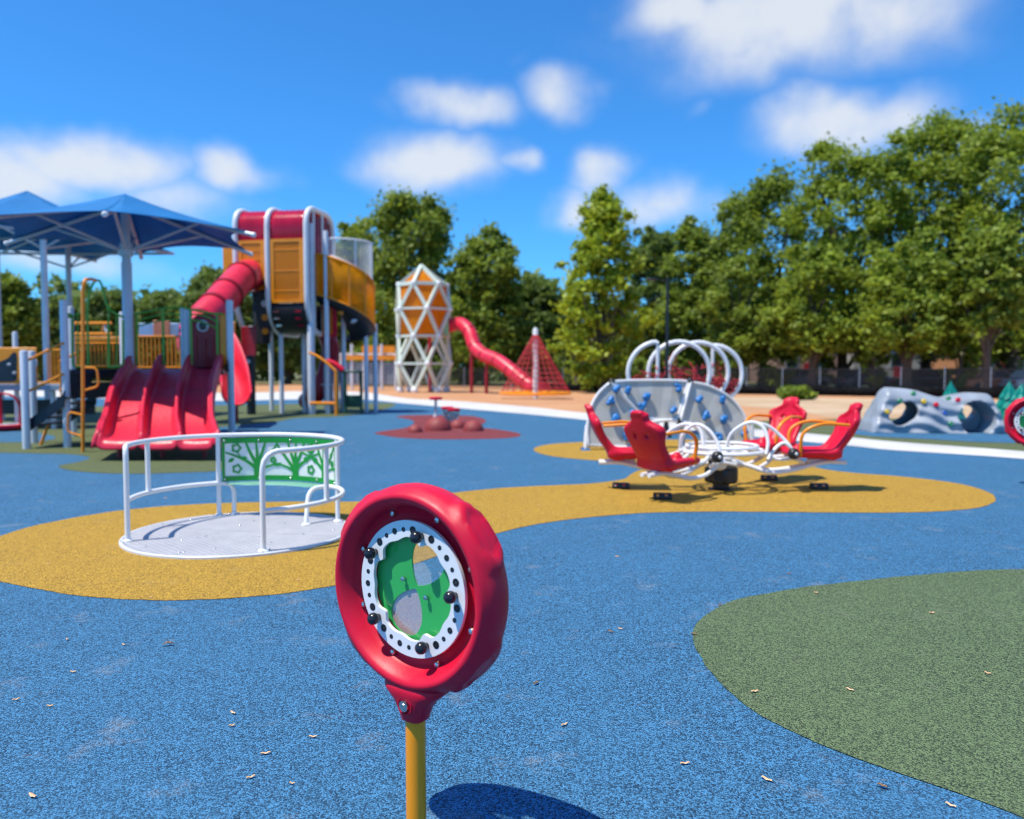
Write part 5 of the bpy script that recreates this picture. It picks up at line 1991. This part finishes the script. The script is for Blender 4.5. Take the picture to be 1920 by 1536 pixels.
ARCHES = [[(1275, 840, 9.75), (1281, 815, 9.70), (1303, 796, 9.62), (1328, 806, 9.52), (1345, 830, 9.45), (1350, 853, 9.40)],
          [(1277, 843, 10.1), (1278, 818, 10.1), (1290, 800, 10.05), (1303, 797, 10.0), (1315, 812, 9.95), (1319, 838, 9.9)],
          [(1362, 841, 9.75), (1370, 815, 9.72), (1392, 797, 9.68), (1413, 792, 9.64), (1432, 803, 9.58), (1440, 828, 9.52), (1437, 852, 9.48)],
          [(1413, 792, 9.70), (1440, 799, 9.70), (1462, 816, 9.68), (1478, 833, 9.64), (1487, 847, 9.60)],
          [(1240, 842, 9.9), (1252, 812, 9.9), (1276, 797, 9.85), (1300, 796, 9.75)],
          [(1440, 862, 9.55), (1453, 842, 9.6), (1470, 831, 9.62), (1486, 843, 9.6)],
          [(1340, 868, 9.42), (1332, 875, 9.5), (1352, 868, 9.6), (1380, 872, 9.7)]]
for A_ in ARCHES:
    MB().tube(spline([at(*p) - SC for p in A_], 6), .021, 10).build('arch_tube', WHITE, saw)
for (ang_, rr_) in ((0, 0), (1, 0)):
    c = at(*((1345, 857, 9.36), (1488, 851, 9.56))[ang_]) - SC
    s_ = Vector((.42, -.90, .05)).normalized()
    Mq = Matrix.Translation(c) @ s_.to_track_quat('Z', 'Y').to_matrix().to_4x4()
    o = MB().lathe([(.001, .045), (.05, .045), (.065, .03), (.07, 0), (.065, -.03), (.05, -.045), (.001, -.045)], 20, Mq).build('bumper_wheel', BLACK, saw)
    MB().lathe([(.001, .062), (.018, .060), (.022, .044)], 12, Mq).build('axle_cap', WHITE, o)
for (rr_, z, w) in ((.50, .485, .026), (.43, .545, .020)):
    MB().tube([(rr_ * math.cos(2 * PI * i / 48), rr_ * math.sin(2 * PI * i / 48), z) for i in range(48)], w, 8, closed=True).build('hub_ring', WHITE, saw)
# perforated hub plate: spokes and rings
for k in range(6):
    a = 2 * PI * k / 6
    MB().tube([(.08 * math.cos(a), .08 * math.sin(a), .47), (.28 * math.cos(a + .2), .28 * math.sin(a + .2), .50), (.50 * math.cos(a), .50 * math.sin(a), .485)], .014, 6).build('hub_spoke', WHITE, saw)
MB().lathe([(.001, .36), (.13, .36), (.15, .40), (.12, .48), (.001, .49)], 24).build('hub', WHITE, saw)
m = MB()
oc = [(.205 * math.cos(R(22.5 + 45 * k)), .225 * math.sin(R(22.5 + 45 * k))) for k in range(8)]
m.prism(oc, .09, .285, Matrix.Rotation(R(20), 4, 'Z'))
m.build('base_block', BLACK, saw, bevel=.03)
MB().lathe([(.001, 0), (.13, 0), (.12, .02), (.10, .03), (.10, .12), (.001, .12)], 20).build('pedestal', BLACK, saw)
MB().ball((-.06, -.17, .325), .085, 10, (1, .7, .8)).build('hub_cap', WHITE, saw)
MB().ball((-.17, -.20, .375), .042, 10).build('rubber_stop', BLACK, saw)

for (px, py, rz, lb) in ((1165, 917, 12, 'black rubber stop block under the far left red seat'), (1243, 937, 8, 'black rubber stop block nearest the camera, under the near left red seat'),
                         (1443, 902, 10, 'black rubber stop block farthest from the camera, right of the seesaw base'), (1537, 918, 4, 'black rubber stop block under the rightmost red seat')):
    p = gnd(px, py)
    t = thing('rubber_stop_block', lb, 'rubber block', (p.x, p.y + .03, .004), 'black rubber stop blocks under the seats', rz=R(-rz), world=False)
    prof = [(-.062, 0), (-.066, .025), (-.05, .058), (-.02, .072), (.02, .072), (.05, .058), (.066, .025), (.062, 0)]
    MB().prism(prof, -.105, .105, Matrix.Rotation(PI / 2, 4, 'Z') @ Matrix.Rotation(PI / 2, 4, 'X')).build('block', BLACK, t, bevel=.008)
    for s in (-.055, .04):
        MB().lathe([(.001, .002), (.017, .002), (.019, -.002)], 12, Matrix.Translation((s, -.055, .050)) @ Matrix.Rotation(R(48), 4, 'X')).build('bolt_recess', STEEL, t)

# ------------------------------------------------------------------ merry-go-round
MC = Vector((-2.46, 7.20, 0))
mgr = thing('merry_go_round', 'white-railed accessible merry-go-round with green and white tree panel and grey deck', 'merry-go-round', MC, world=False)
DR, RR = .985, .915
DECKM = None
dm, dn, dl, db = nodes_of('grey_tread_plate')
dtc = dn.new('ShaderNodeTexCoord')
w1 = dn.new('ShaderNodeTexWave')
w1.inputs['Scale'].default_value = 9
w1.inputs['Distortion'].default_value = 0
w1.bands_direction = 'DIAGONAL'
w2 = dn.new('ShaderNodeTexWave')
w2.inputs['Scale'].default_value = 11
w2.bands_direction = 'X'
dl.new(dtc.outputs['Object'], w1.inputs[0])
dl.new(dtc.outputs['Object'], w2.inputs[0])
mu = dn.new('ShaderNodeMath')
mu.operation = 'MULTIPLY'
dl.new(w1.outputs[1], mu.inputs[0])
dl.new(w2.outputs[1], mu.inputs[1])
dbp = dn.new('ShaderNodeBump')
dbp.inputs['Strength'].default_value = .9
dbp.inputs['Distance'].default_value = .006
dl.new(mu.outputs[0], dbp.inputs['Height'])
dl.new(dbp.outputs[0], db.inputs['Normal'])
dc = vmix(dn, dl, ramp(dn, dl, noise(dn, dl, 4, 6, rough=.65), .35, .7), (.38, .39, .42), (.47, .47, .50))
dc = vmix(dn, dl, ramp(dn, dl, noise(dn, dl, 40, 4), .58, .72, 0, .55), dc, (.20, .18, .17))
dl.new(dc, db.inputs['Base Color'])
dl.new(vmix(dn, dl, ramp(dn, dl, mu.outputs[0], .2, .8, 0, .22), dc, (.30, .30, .33)), db.inputs['Base Color'])
db.inputs['Roughness'].default_value = .5
# three plates with fine gaps, clipped to the disc
ca = R(-14)
cu, cv = Vector((math.cos(ca), math.sin(ca), 0)), Vector((-math.sin(ca), math.cos(ca), 0))
for (v0, v1) in ((-.95, -.001), (.004, .95)):
    poly = []
    r_ = DR - .035
    n_ = 40
    b0, b1 = math.asin(max(-1, v0 / r_)), math.asin(min(1, v1 / r_))
    for i in range(n_ + 1):
        b = b0 + (b1 - b0) * i / n_
        poly.append((r_ * math.cos(b), r_ * math.sin(b)))
    for i in range(n_ + 1):
        b = b1 + (b0 - b1) * i / n_
        poly.append((-r_ * math.cos(b), r_ * math.sin(b)))
    MB().prism(poly, .010, .026, Matrix.Rotation(ca, 4, 'Z')).build('deck_plate', dm, mgr)
MB().lathe([(DR - .030, .012), (DR - .028, .026), (DR - .01, .028), (DR, .020), (DR, .0)], 96).build('deck_rim', GREYPOST, mgr)
ZTOP, ZLOW, TB = .828, .352, .0225


def pol(a, z, r=RR):
    return Vector((r * math.cos(R(a)), r * math.sin(R(a)), z))


AP = dict(P1=207, P3=121, P6=31, P4=300)
# top rail: P1 -> back -> P4 with bends down at both ends
pts = [pol(207, .026), pol(207, ZTOP - .075)]
pts += [pol(207 - .4, ZTOP - .03), pol(207 - 1.6, ZTOP - .008), pol(207 - 3.5, ZTOP)]
pts += [pol(a, ZTOP) for a in range(200, -53, -4)]
pts += [pol(-54.8, ZTOP - .01), pol(-57.2, ZTOP - .035), pol(-59, ZTOP - .075), pol(-59.8, ZTOP - .13), pol(-60, ZTOP - .18), pol(-60, .026)]
MB().tube(pts, TB, 12).build('top_rail', WHITE, mgr)
# lower rails
pts = [pol(207, ZLOW)] + [pol(a, ZLOW + .0) for a in range(204, 117, -3)] + [pol(115.5, ZLOW - .01), pol(113.4, ZLOW - .035), pol(112.2, ZLOW - .075), pol(112, ZLOW - .12), pol(112, .026)]
MB().tube(pts, TB * .95, 12).build('low_rail', WHITE, mgr)
pts = [pol(-60, ZLOW)] + [pol(a, ZLOW) for a in range(-57, 24, 3)] + fillet([pol(27, ZLOW), pol(40, ZLOW, .90), Vector((.52, .42, ZLOW)), Vector((.52, .30, .026))], [0, .14, .12, 0], 6)
MB().tube(pts, TB * .95, 12).build('low_rail', WHITE, mgr)
for (a, z0, z1) in ((169, ZLOW, ZTOP), (121, .026, ZTOP), (31, .026, ZTOP), (-20, ZLOW, ZTOP)):
    MB().tube([pol(a, z0), pol(a, z1)], TB, 12).build('upright', WHITE, mgr)
for a in (207, 121, 112, 31, 29.98, -60):
    fr_ = .60 if a == 29.98 else RR
    MB().lathe([(.001, 0), (.045, 0), (.045, .008), (.03, .014), (.022, .02)], 16, Matrix.Translation(pol(a, .026, fr_))).build('flange', WHITE, mgr)
    for k in range(3):
        b = k * 2.1 + a
        MB().ball(pol(a, .032, fr_) + Vector((.055 * math.cos(b), .055 * math.sin(b), 0)), .008, 5).build('bolt', STEEL, mgr)
rnd = random.Random(3)
b0_ = MB().ball((0, 0, 0), .009, 5).build('bolt', STEEL, mgr)
first = True
for _ in range(22):
    a, r_ = rnd.uniform(0, 2 * PI), DR * math.sqrt(rnd.uniform(.05, .85))
    Mx = Matrix.Translation((r_ * math.cos(a), r_ * math.sin(a), .026))
    if first:
        b0_.matrix_local = Mx
        first = False
    else:
        clone(b0_, mgr, Mx)
# panel
PA0, PA1, PZ0, PZ1 = 119.0, 31.5, .365, .800
PR = RR - .004


def pcv(s, h, off=0.0):
    return pol(PA0 - math.degrees(s / PR), h, PR - off)


PL = R(PA0 - PA1) * PR


def curved_plate(s0, s1, h0, h1, off, th, n=40):
    rows = [[pcv(s0 + (s1 - s0) * i / n, h, o_) for (h, o_) in ((h0, off), (h1, off), (h1, off + th), (h0, off + th), (h0, off))] for i in range(n + 1)]
    m_ = MB().grid(rows)
    for r_ in (rows[0], rows[-1]):
        m_.add(r_[:4], [(0, 1, 2, 3)])
    return m_


curved_plate(0, PL, PZ0, PZ1, 0, .008).build('panel_back', WHITE, mgr)
panel = curved_plate(0, PL, PZ1 - .055, PZ1, .0082, .007).build('panel_band', GREENP, mgr)
curved_plate(0, PL, PZ0, PZ0 + .050, .0082, .007).build('panel_band', GREENP, mgr)
for s0 in (0, PL - .028):
    curved_plate(s0, s0 + .028, PZ0 + .05, PZ1 - .055, .0082, .007, 4).build('panel_band', GREENP, mgr)


def ribbon(path, widths, off=.0078, th=.0068, closed=False):
    """raised strip on the curved panel; path in (s, h)"""
    P_ = [Vector((a, b)) for a, b in path]
    n = len(P_)
    rows = []
    for i in range(n):
        a = P_[(i - 1) % n] if (closed or i > 0) else P_[i]
        b = P_[(i + 1) % n] if (closed or i < n - 1) else P_[i]
        d = (b - a).normalized()
        nr = Vector((-d.y, d.x))
        w = widths[i] if isinstance(widths, list) else widths
        l_, r_ = P_[i] + nr * w, P_[i] - nr * w
        rows.append([pcv(l_.x, l_.y, off), pcv(l_.x, l_.y, off + th), pcv(r_.x, r_.y, off + th), pcv(r_.x, r_.y, off), pcv(l_.x, l_.y, off)])
    if closed:
        rows.append(rows[0])
    m_ = MB().grid(rows)
    if not closed:
        m_.add(rows[0][:4], [(0, 1, 2, 3)]).add(rows[-1][:4], [(0, 1, 2, 3)])
    return m_


def curve2(a, b, c, n=12):
    return [((1 - t) ** 2 * a[0] + 2 * t * (1 - t) * b[0] + t * t * c[0], (1 - t) ** 2 * a[1] + 2 * t * (1 - t) * b[1] + t * t * c[1]) for t in [i / n for i in range(n + 1)]]


def branch(a, b, c, w0, w1):
    p = curve2(a, b, c)
    return p, [w0 + (w1 - w0) * i / (len(p) - 1) for i in range(len(p))]


def leafshape(s, h, ln, ang_):
    p, w = [], []
    for i in range(11):
        t = i / 10
        p.append((s + ln * (t - .5) * math.cos(R(ang_)), h + ln * (t - .5) * math.sin(R(ang_))))
        w.append(max(.0006, ln * .27 * math.sin(PI * t)))
    return p, w


def flower(s, h, r_):
    return [(s + (r_ * (1 + .20 * math.cos(5 * 2 * PI * i / 50))) * math.cos(2 * PI * i / 50), h + (r_ * (1 + .20 * math.cos(5 * 2 * PI * i / 50))) * math.sin(2 * PI * i / 50)) for i in range(50)]


zb_ = PZ0 + .045
zt_ = PZ1 - .05
for (s0, flip) in ((.345, 1), (.745, -1), (1.14, 1)):
    def X(d):
        return s0 + d * flip
    BR = [((X(0), zb_), (X(-.006), zb_ + .08), (X(-.01), zb_ + .17), .036, .026),
          ((X(-.02), zb_ + .08), (X(-.10), zb_ + .17), (X(-.31), zb_ + .245), .019, .008),
          ((X(-.02), zb_ + .14), (X(-.08), zb_ + .24), (X(-.115), zt_ + .01), .018, .010),
          ((X(-.005), zb_ + .15), (X(.0), zb_ + .25), (X(-.015), zt_ + .01), .016, .008),
          ((X(.008), zb_ + .13), (X(.05), zb_ + .24), (X(.085), zt_ + .01), .018, .009),
          ((X(.015), zb_ + .08), (X(.10), zb_ + .17), (X(.205), zt_ - .01), .018, .008),
          ((X(.02), zb_ + .05), (X(.10), zb_ + .11), (X(.22), zb_ + .12), .014, .007),
          ((X(-.16), zb_ + .195), (X(-.19), zb_ + .22), (X(-.20), zb_ + .26), .006, .004)]
    for (a, b, c, w0, w1) in BR:
        p, w = branch(a, b, c, w0, w1)
        p = [(min(max(x, .012), PL - .012), y) for x, y in p]
        ribbon(p, w).build('tree_motif', GREENP, mgr)
    for (d, h, ln, an) in ((-.135, zb_ + .215 - .035, .075, 8), (-.255, zb_ + .165, .07, 30), (.145, zb_ + .245, .07, 25), (.185, zb_ + .115, .065, -30)):
        if .03 < X(d) < PL - .05:
            p, w = leafshape(X(d), h, ln, an * flip)
            ribbon(p, w).build('leaf_motif', GREENP, mgr)
    for (d, h, r_) in ((-.205, zt_ - .055, .036), (-.20, zb_ + .075, .036), (.16, zb_ + .16, .022)):
        if .05 < X(d) < PL - .06 and not (d > 0 and flip < 0):
            ribbon(flower(X(d), h, r_), .0085, closed=True).build('flower_motif', GREENP, mgr)
for k in range(5):
    s = .025 + (PL - .05) * k / 4
    for h in (PZ0 + .024, PZ1 - .028):
        MB().ball(pcv(s, h, .016), .013, 6).build('panel_bolt', STEEL, mgr)
# bench seat along the panel
rows = []
for i in range(41):
    a = 116 - (116 - 40) * i / 40
    t = (i / 40 - .5) * 2
    dpt = .15 * (1 - .72 * smooth(.62, 1.0, abs(t)))
    rows.append([pol(a, .330, RR - .02), pol(a, .352, RR - .02), pol(a, .354, RR - .02 - float(dpt)), pol(a, .338, RR - .03 - float(dpt)), pol(a, .330, RR - .02)])
MB().grid(rows).build('bench_seat', SEATGREEN, mgr)

# ------------------------------------------------------------------ colour wheel panels on posts
gm, gn_, gl, gb = nodes_of('clear_lens')
gb.inputs['Base Color'].default_value = (.72, .66, .52, 1)
gb.inputs['Roughness'].default_value = .12
gtr = gn_.new('ShaderNodeBsdfTransparent')
gmx = gn_.new('ShaderNodeMixShader')
gmx.inputs[0].default_value = .74
gl.new(gb.outputs[0], gmx.inputs[1])
gl.new(gtr.outputs[0], gmx.inputs[2])
gl.new(gmx.outputs[0], gn_['Material Output'].inputs[0])
pk, pn, pl_, pbk = nodes_of('speckled_lens')
ptc = pn.new('ShaderNodeTexCoord')
pv = pn.new('ShaderNodeTexVoronoi')
pv.inputs['Scale'].default_value = 320
pl_.new(ptc.outputs['Object'], pv.inputs['Vector'])
ps_ = pn.new('ShaderNodeSeparateColor')
pl_.new(pv.outputs['Color'], ps_.inputs[0])
pc_ = vmix(pn, pl_, ps_.outputs[0], (.55, .30, .28), (.35, .36, .44))
pc_ = vmix(pn, pl_, ramp(pn, pl_, ps_.outputs[1], .3, .9, 0, .7), pc_, (.62, .52, .40))
pl_.new(pc_, pbk.inputs['Base Color'])
pbk.inputs['Roughness'].default_value = .35
ptr = pn.new('ShaderNodeBsdfTransparent')
pmx = pn.new('ShaderNodeMixShader')
pmx.inputs[0].default_value = .30
pl_.new(pbk.outputs[0], pmx.inputs[1])
pl_.new(ptr.outputs[0], pmx.inputs[2])
pl_.new(pmx.outputs[0], pn['Material Output'].inputs[0])
GWHEEL = pm('green_wheel_plastic', (.045, .46, .105), .10, var=.06, dirt=.03, alpha=.90)


def colour_wheel(label, loc, rz, detail=True):
    t = thing('colour_wheel_panel', label, 'play panel', loc, 'red colour wheel panels on posts', rz=rz, world=False)
    ZC = .822
    Mf = Matrix.Translation((0, 0, ZC)) @ Matrix.Rotation(PI / 2, 4, 'X')     # local z of the lathe -> -y (front)
    # housing with moulded oval bosses on its rim
    prof = [(.150, -.014), (.222, -.014), (.243, -.008), (.256, .012), (.268, .034), (.277, .047), (.286, .055), (.296, .056), (.304, .051), (.309, .042), (.318, .030), (.325, .012),
            (.328, -.012), (.326, -.036), (.319, -.058), (.308, -.074), (.297, -.082), (.288, -.083), (.278, -.078), (.262, -.062), (.248, -.046), (.222, -.040), (.150, -.038)]
    prof = [(r_ * (.985 if r_ > .25 else 1), z_) for r_, z_ in prof]
    Mg = Mf @ Matrix.Translation((0, 0, -.016))
    prof2 = []
    for i in range(len(prof) - 1):
        (r0, z0), (r1, z1) = prof[i], prof[i + 1]
        st = max(1, int(math.hypot(r1 - r0, z1 - z0) / .012))
        for k in range(st):
            prof2.append((r0 + (r1 - r0) * k / st, z0 + (z1 - z0) * k / st))
    NA = 200
    rows = []
    for k in range(NA + 1):
        a = 2 * PI * k / NA
        row = []
        for (r, z) in prof2:
            if r > .300 and z < .05:
                for bc_ in (38, 142, 222, 318):
                    da = (math.degrees(a) - bc_ + 180) % 360 - 180
                    e = math.hypot(R(da) * .33 / .118, (z + .014) / .058)
                    r += .013 * float(smooth(1.22, .92, e)) - .012 * float(smooth(.78, .55, e))
            row.append(Mf @ Vector((r * math.cos(a), r * math.sin(a), z)))
        rows.append(row)
    rows = [list(x) for x in zip(*rows)]
    rows.append(rows[0])
    MB().grid(rows).build('housing', RED, t, angle=60)
    # neck
    sec_ = []
    for (z, w, d, y0) in ((-.288, .090, .046, .012), (-.300, .112, .062, .012), (-.315, .108, .064, .010), (-.333, .088, .058, .006), (-.352, .066, .050, .002), (-.375, .050, .045, 0), (-.398, .041, .040, 0), (-.410, .038, .037, 0)):
        sec_.append([Vector((w * math.copysign(abs(math.cos(2 * PI * i / 32)) ** .6, math.cos(2 * PI * i / 32)), y0 + d * math.copysign(abs(math.sin(2 * PI * i / 32)) ** .6, math.sin(2 * PI * i / 32)), ZC + z)) for i in range(33)])
    mn = MB().grid(sec_)
    mn.add(sec_[-1][:32], [tuple(range(32))])
    neck = mn.build('neck', RED, t, angle=60)
    MB().lathe([(.001, -.012), (.019, -.012), (.025, .004), (.028, .004), (.030, -.004)], 20, Matrix.Translation((0, -.0475, ZC - .355)) @ Matrix.Rotation(PI / 2, 4, 'X')).build('bolt_recess', RED, neck)
    MB().lathe([(.001, .012), (.008, .013), (.010, .010), (.017, .010), (.018, .0)], 16, Matrix.Translation((0, -.0465, ZC - .355)) @ Matrix.Rotation(PI / 2, 4, 'X')).build('bolt', STEEL, neck)
    MB().lathe([(.001, 0), (.0315, 0), (.0315, ZC - .38), (.001, ZC - .38)], 24).build('post', YELLOWP, t)
    # white ring with scalloped opening
    NR = 150
    ro = .212
    def rin(a):
        return .161 - .020 * max(0, math.cos(5 * (a - KN0))) ** 5 - .007 * max(0, math.cos(5 * (a - KN0) + PI)) ** 3
    KN0 = R(75)
    rr2 = []
    for (o_, zz) in ((0, .034), (1, .034), (1, .022), (0, .022), (0, .034)):
        rr2.append([Mg @ Vector(((ro if o_ else rin(2 * PI * i / NR)) * math.cos(2 * PI * i / NR), (ro if o_ else rin(2 * PI * i / NR)) * math.sin(2 * PI * i / NR), zz)) for i in range(NR + 1)])
    ring = MB().grid(rr2).build('white_ring', WHITE, t)
    for k in range(5):
        a0 = KN0 + 2 * PI * k / 5
        c = Vector((.176 * math.cos(a0), .176 * math.sin(a0), 0))
        kn = MB().lathe([(.010, .030), (.010, .042), (.015, .046), (.0185, .053), (.0192, .061), (.0165, .070), (.010, .075), (.001, .077)], 24, Mg @ Matrix.Translation(c)).build('knob', KNOB, ring)
        for j in range(5):
            a = a0 + R(72) * (j + 1) / 6
            rh = (.0125, .0075, .010, .0075, .0125)[j]
            c = Vector((.184 * math.cos(a), .184 * math.sin(a), 0))
            MB().lathe([(.001, .0346), (rh, .0346), (rh, .033)], 14, Mg @ Matrix.Translation(c)).build('hole', BLACK, ring)
    # green wheel with two petal openings, made as a plate with lenses set in
    def petal(ang_, ln=.135, w=.058, n=44):
        out_ = []
        for i in range(n):
            t_ = i / n
            q = 2 * PI * t_
            x = ln * (.5 - .5 * math.cos(q))
            y = w * math.sin(q) * (x / ln) ** .35
            out_.append((x * math.cos(R(ang_)) - y * math.sin(R(ang_)), x * math.sin(R(ang_)) + y * math.cos(R(ang_))))
        return out_
    b = bmesh.new()
    outer = [b.verts.new((.168 * math.cos(2 * PI * i / 64), .168 * math.sin(2 * PI * i / 64), 0)) for i in range(64)]
    ed = [b.edges.new((outer[i], outer[(i + 1) % 64])) for i in range(64)]
    P1_, P2_ = petal(62, .162, .080), petal(246, .160, .078)
    sh_ = lambda P_, d: [(x + d[0], y + d[1]) for x, y in P_]
    P1_, P2_ = sh_(P1_, (.006 * math.cos(R(68)), .006 * math.sin(R(68)))), sh_(P2_, (.006 * math.cos(R(250)), .006 * math.sin(R(250))))
    for P_ in (P1_, P2_):
        vv = [b.verts.new((x, y, 0)) for x, y in P_]
        ed += [b.edges.new((vv[i], vv[(i + 1) % len(vv)])) for i in range(len(vv))]
    bmesh.ops.triangle_fill(b, use_beauty=True, use_dissolve=False, edges=ed)
    drop = []
    for f in b.faces:
        c = f.calc_center_median()
        for P_ in (P1_, P2_):
            ins = False
            for i in range(len(P_)):
                (x1, y1), (x2, y2) = P_[i], P_[(i + 1) % len(P_)]
                if (y1 > c.y) != (y2 > c.y) and c.x < (x2 - x1) * (c.y - y1) / (y2 - y1) + x1:
                    ins = not ins
            if ins:
                drop.append(f)
    bmesh.ops.delete(b, geom=list(set(drop)), context='FACES_ONLY')
    me_v = [v.co.copy() for v in b.verts]
    b.verts.index_update()
    me_f = [tuple(v.index for v in f.verts) for f in b.faces]
    b.free()
    wheel = MB().add([Mg @ (v + Vector((0, 0, .006))) for v in me_v], me_f).build('green_wheel', GWHEEL, t, solid=.006, flat=True)
    MB().add([Mg @ Vector((x, y, .004)) for x, y in P1_], [tuple(range(len(P1_)))]).build('clear_lens', gm, wheel, flat=True)
    MB().add([Mg @ Vector((x, y, .004)) for x, y in P2_], [tuple(range(len(P2_)))]).build('speckled_lens', pk, wheel, flat=True)
    for (x, y) in ((-.045, .022), (.048, -.022)):
        MB().lathe([(.004, .006), (.004, .016), (.008, .018), (.007, .024), (.001, .026)], 12, Mg @ Matrix.Translation((x, y, 0))).build('bolt', STEEL, wheel)
    for k in range(8):
        a = R(22 + 45 * k)
        MB().lathe([(.011, .0), (.011, .004), (.008, .010), (.001, .013)], 12, Mg @ Matrix.Translation((.240 * math.cos(a), .240 * math.sin(a), .012))).build('bolt', STEEL, t)
    return t


wp = at(782, 1400, 2.45)
colour_wheel('large red colour wheel panel with white ring on yellow post, nearest to the camera', (wp.x - .004, wp.y, 0), R(-35))
wq = at(1938, 792, 10.2)
colour_wheel('red colour wheel panel cut off by the right edge of the picture', (wq.x, wq.y, 0), R(-26))

# ------------------------------------------------------------------ bits of wood and leaves on the rubber
def chip(px, py, L, W, rz, mat, label, z=.004, curl=.0, group='wood chips scattered on the rubber', name='wood_chip', cat='wood chip'):
    p = gnd(px, py)
    m = MB()
    n = 6
    rows = []
    for i in range(n + 1):
        t_ = i / n
        x = (t_ - .5) * L
        w = W * (.45 + .55 * math.sin(PI * min(.92, max(.08, t_))))
        zz = .004 + curl * math.sin(PI * t_) + .002 * math.sin(t_ * 9)
        rows.append([Vector((x, -w / 2, zz)), Vector((x, 0, zz + .003)), Vector((x, w / 2, zz)), Vector((x, 0, max(0, zz - .004))), Vector((x, -w / 2, zz))])
    m.grid(rows)
    m.add(rows[0][:4], [(0, 1, 2, 3)]).add(rows[-1][:4], [(0, 1, 2, 3)])
    o = m.build(name, mat, None, angle=30)
    o.location = (p.x, p.y, z)
    o.rotation_euler = (0, 0, R(rz))
    return tag(o, label, cat, group)


chip(316, 1211, .055, .022, 20, LEAFDRY, 'curled brown dead leaf lying alone on the blue rubber, left of the red wheel', curl=.014, name='dead_leaf', cat='leaf', group='dead leaves on the rubber')
rnd = random.Random(21)
for (px, py, s, lb) in (
        (437, 1339, 1, 'tan wood chip left of the yellow post, upper of a close pair'), (435, 1363, .7, 'tiny tan wood chip just below another chip, left of the yellow post'),
        (498, 1415, 1, 'orange-tan wood chip midway between the yellow post and the lower left corner'), (587, 1384, .9, 'slim tan wood chip on blue rubber, nearest to the yellow post on its left'),
        (61, 1495, 1.2, 'tan wood chip in the lower left corner of the picture'), (470, 1460, .9, 'tan wood chip near the bottom edge, left of the foot of the yellow post'),
        (30, 1314, .8, 'tan wood chip at the left edge of the picture, below the yellow patch'), (94, 1326, .8, 'pale wood chip just right of the chip at the left edge of the picture'),
        (137, 1262, .8, 'pale wood chip on blue rubber below the left end of the yellow patch'), (232, 1211, .7, 'pale wood chip on blue rubber left of the curled brown leaf'),
        (126, 1201, .8, 'pale wood chip on blue rubber just below the yellow patch near the left edge'), (548, 1472, .6, 'tiny pale wood chip at the bottom edge, right of the chips left of the post'),
        (1284, 1434, 1, 'orange-tan wood chip on blue rubber right of the shadow of the red wheel'), (1438, 1464, 1.2, 'reddish tan wood chip near the bottom edge, left of the green patch'),
        (1058, 1361, .9, 'tan wood chip on blue rubber right of the neck of the red wheel'), (1163, 1181, .8, 'pale wood chip on blue rubber left of the tip of the green patch'),
        (1157, 1045, .9, 'whitish wood chip on the blue strip between the yellow patch and the green patch'), (1783, 1513, 1, 'pale wood chip at the bottom edge, below the green patch on the right'),
        (520, 930, .9, 'pale wood chip on blue rubber behind the merry-go-round, under its green panel'), (310, 935, 1, 'white wood chip on blue rubber seen between the left posts of the merry-go-round'),
        (930, 880, .8, 'tiny wood chip on blue rubber above the right side of the red wheel')):
    chip(px, py, .036 * s, .012 * s, rnd.uniform(-60, 60), WOOD, lb)
for (px, py, s, lb) in ((1415, 1300, 1, 'tan wood chip on the green patch near its left edge'), (1594, 1297, 1, 'orange-tan wood chip alone in the middle of the green patch'),
                        (1530, 1114, .8, 'pale wood chip near the upper edge of the green patch'), (1747, 1152, .9, 'pale wood chip in the upper right part of the green patch'),
                        (1852, 1266, .8, 'reddish wood chip on the green patch near the right edge of the picture')):
    chip(px, py, .036 * s, .013 * s, rnd.uniform(-60, 60), WOOD, lb, z=.008)
for (px, py, lb) in ((1350, 1137, 'dark brown leaf scrap on the edge between blue and green rubber, upper one'), (1301, 1192, 'dark brown leaf scrap on the tip of the green patch'), (1144, 1187, 'thin dark brown leaf scrap on the blue rubber left of the green patch'),
                     (1480, 1078, 'reddish brown leaf scrap on the blue rubber above the green patch'), (1654, 1478, 'brown leaf scrap near the lower right edge of the green patch'), (1005, 1284, 'reddish brown leaf scrap right of the big red wheel')):
    chip(px, py, .034, .014, rnd.uniform(-60, 60), LEAFDRY, lb, z=.006, name='dead_leaf', cat='leaf', group='dead leaves on the rubber', curl=.004)
for (px, py, lb) in ((283, 1123, 'tiny pale wood chip on the lower edge of the yellow patch'), (90, 1060, 'tiny pale wood chip at the left end of the yellow patch'), (560, 1090, 'tiny pale wood chip on yellow rubber left of the red wheel'),
                     (1010, 950, 'tiny pale wood chip on the yellow strip right of the red wheel')):
    chip(px, py, .024, .009, rnd.uniform(-60, 60), WOOD, lb, z=.008)
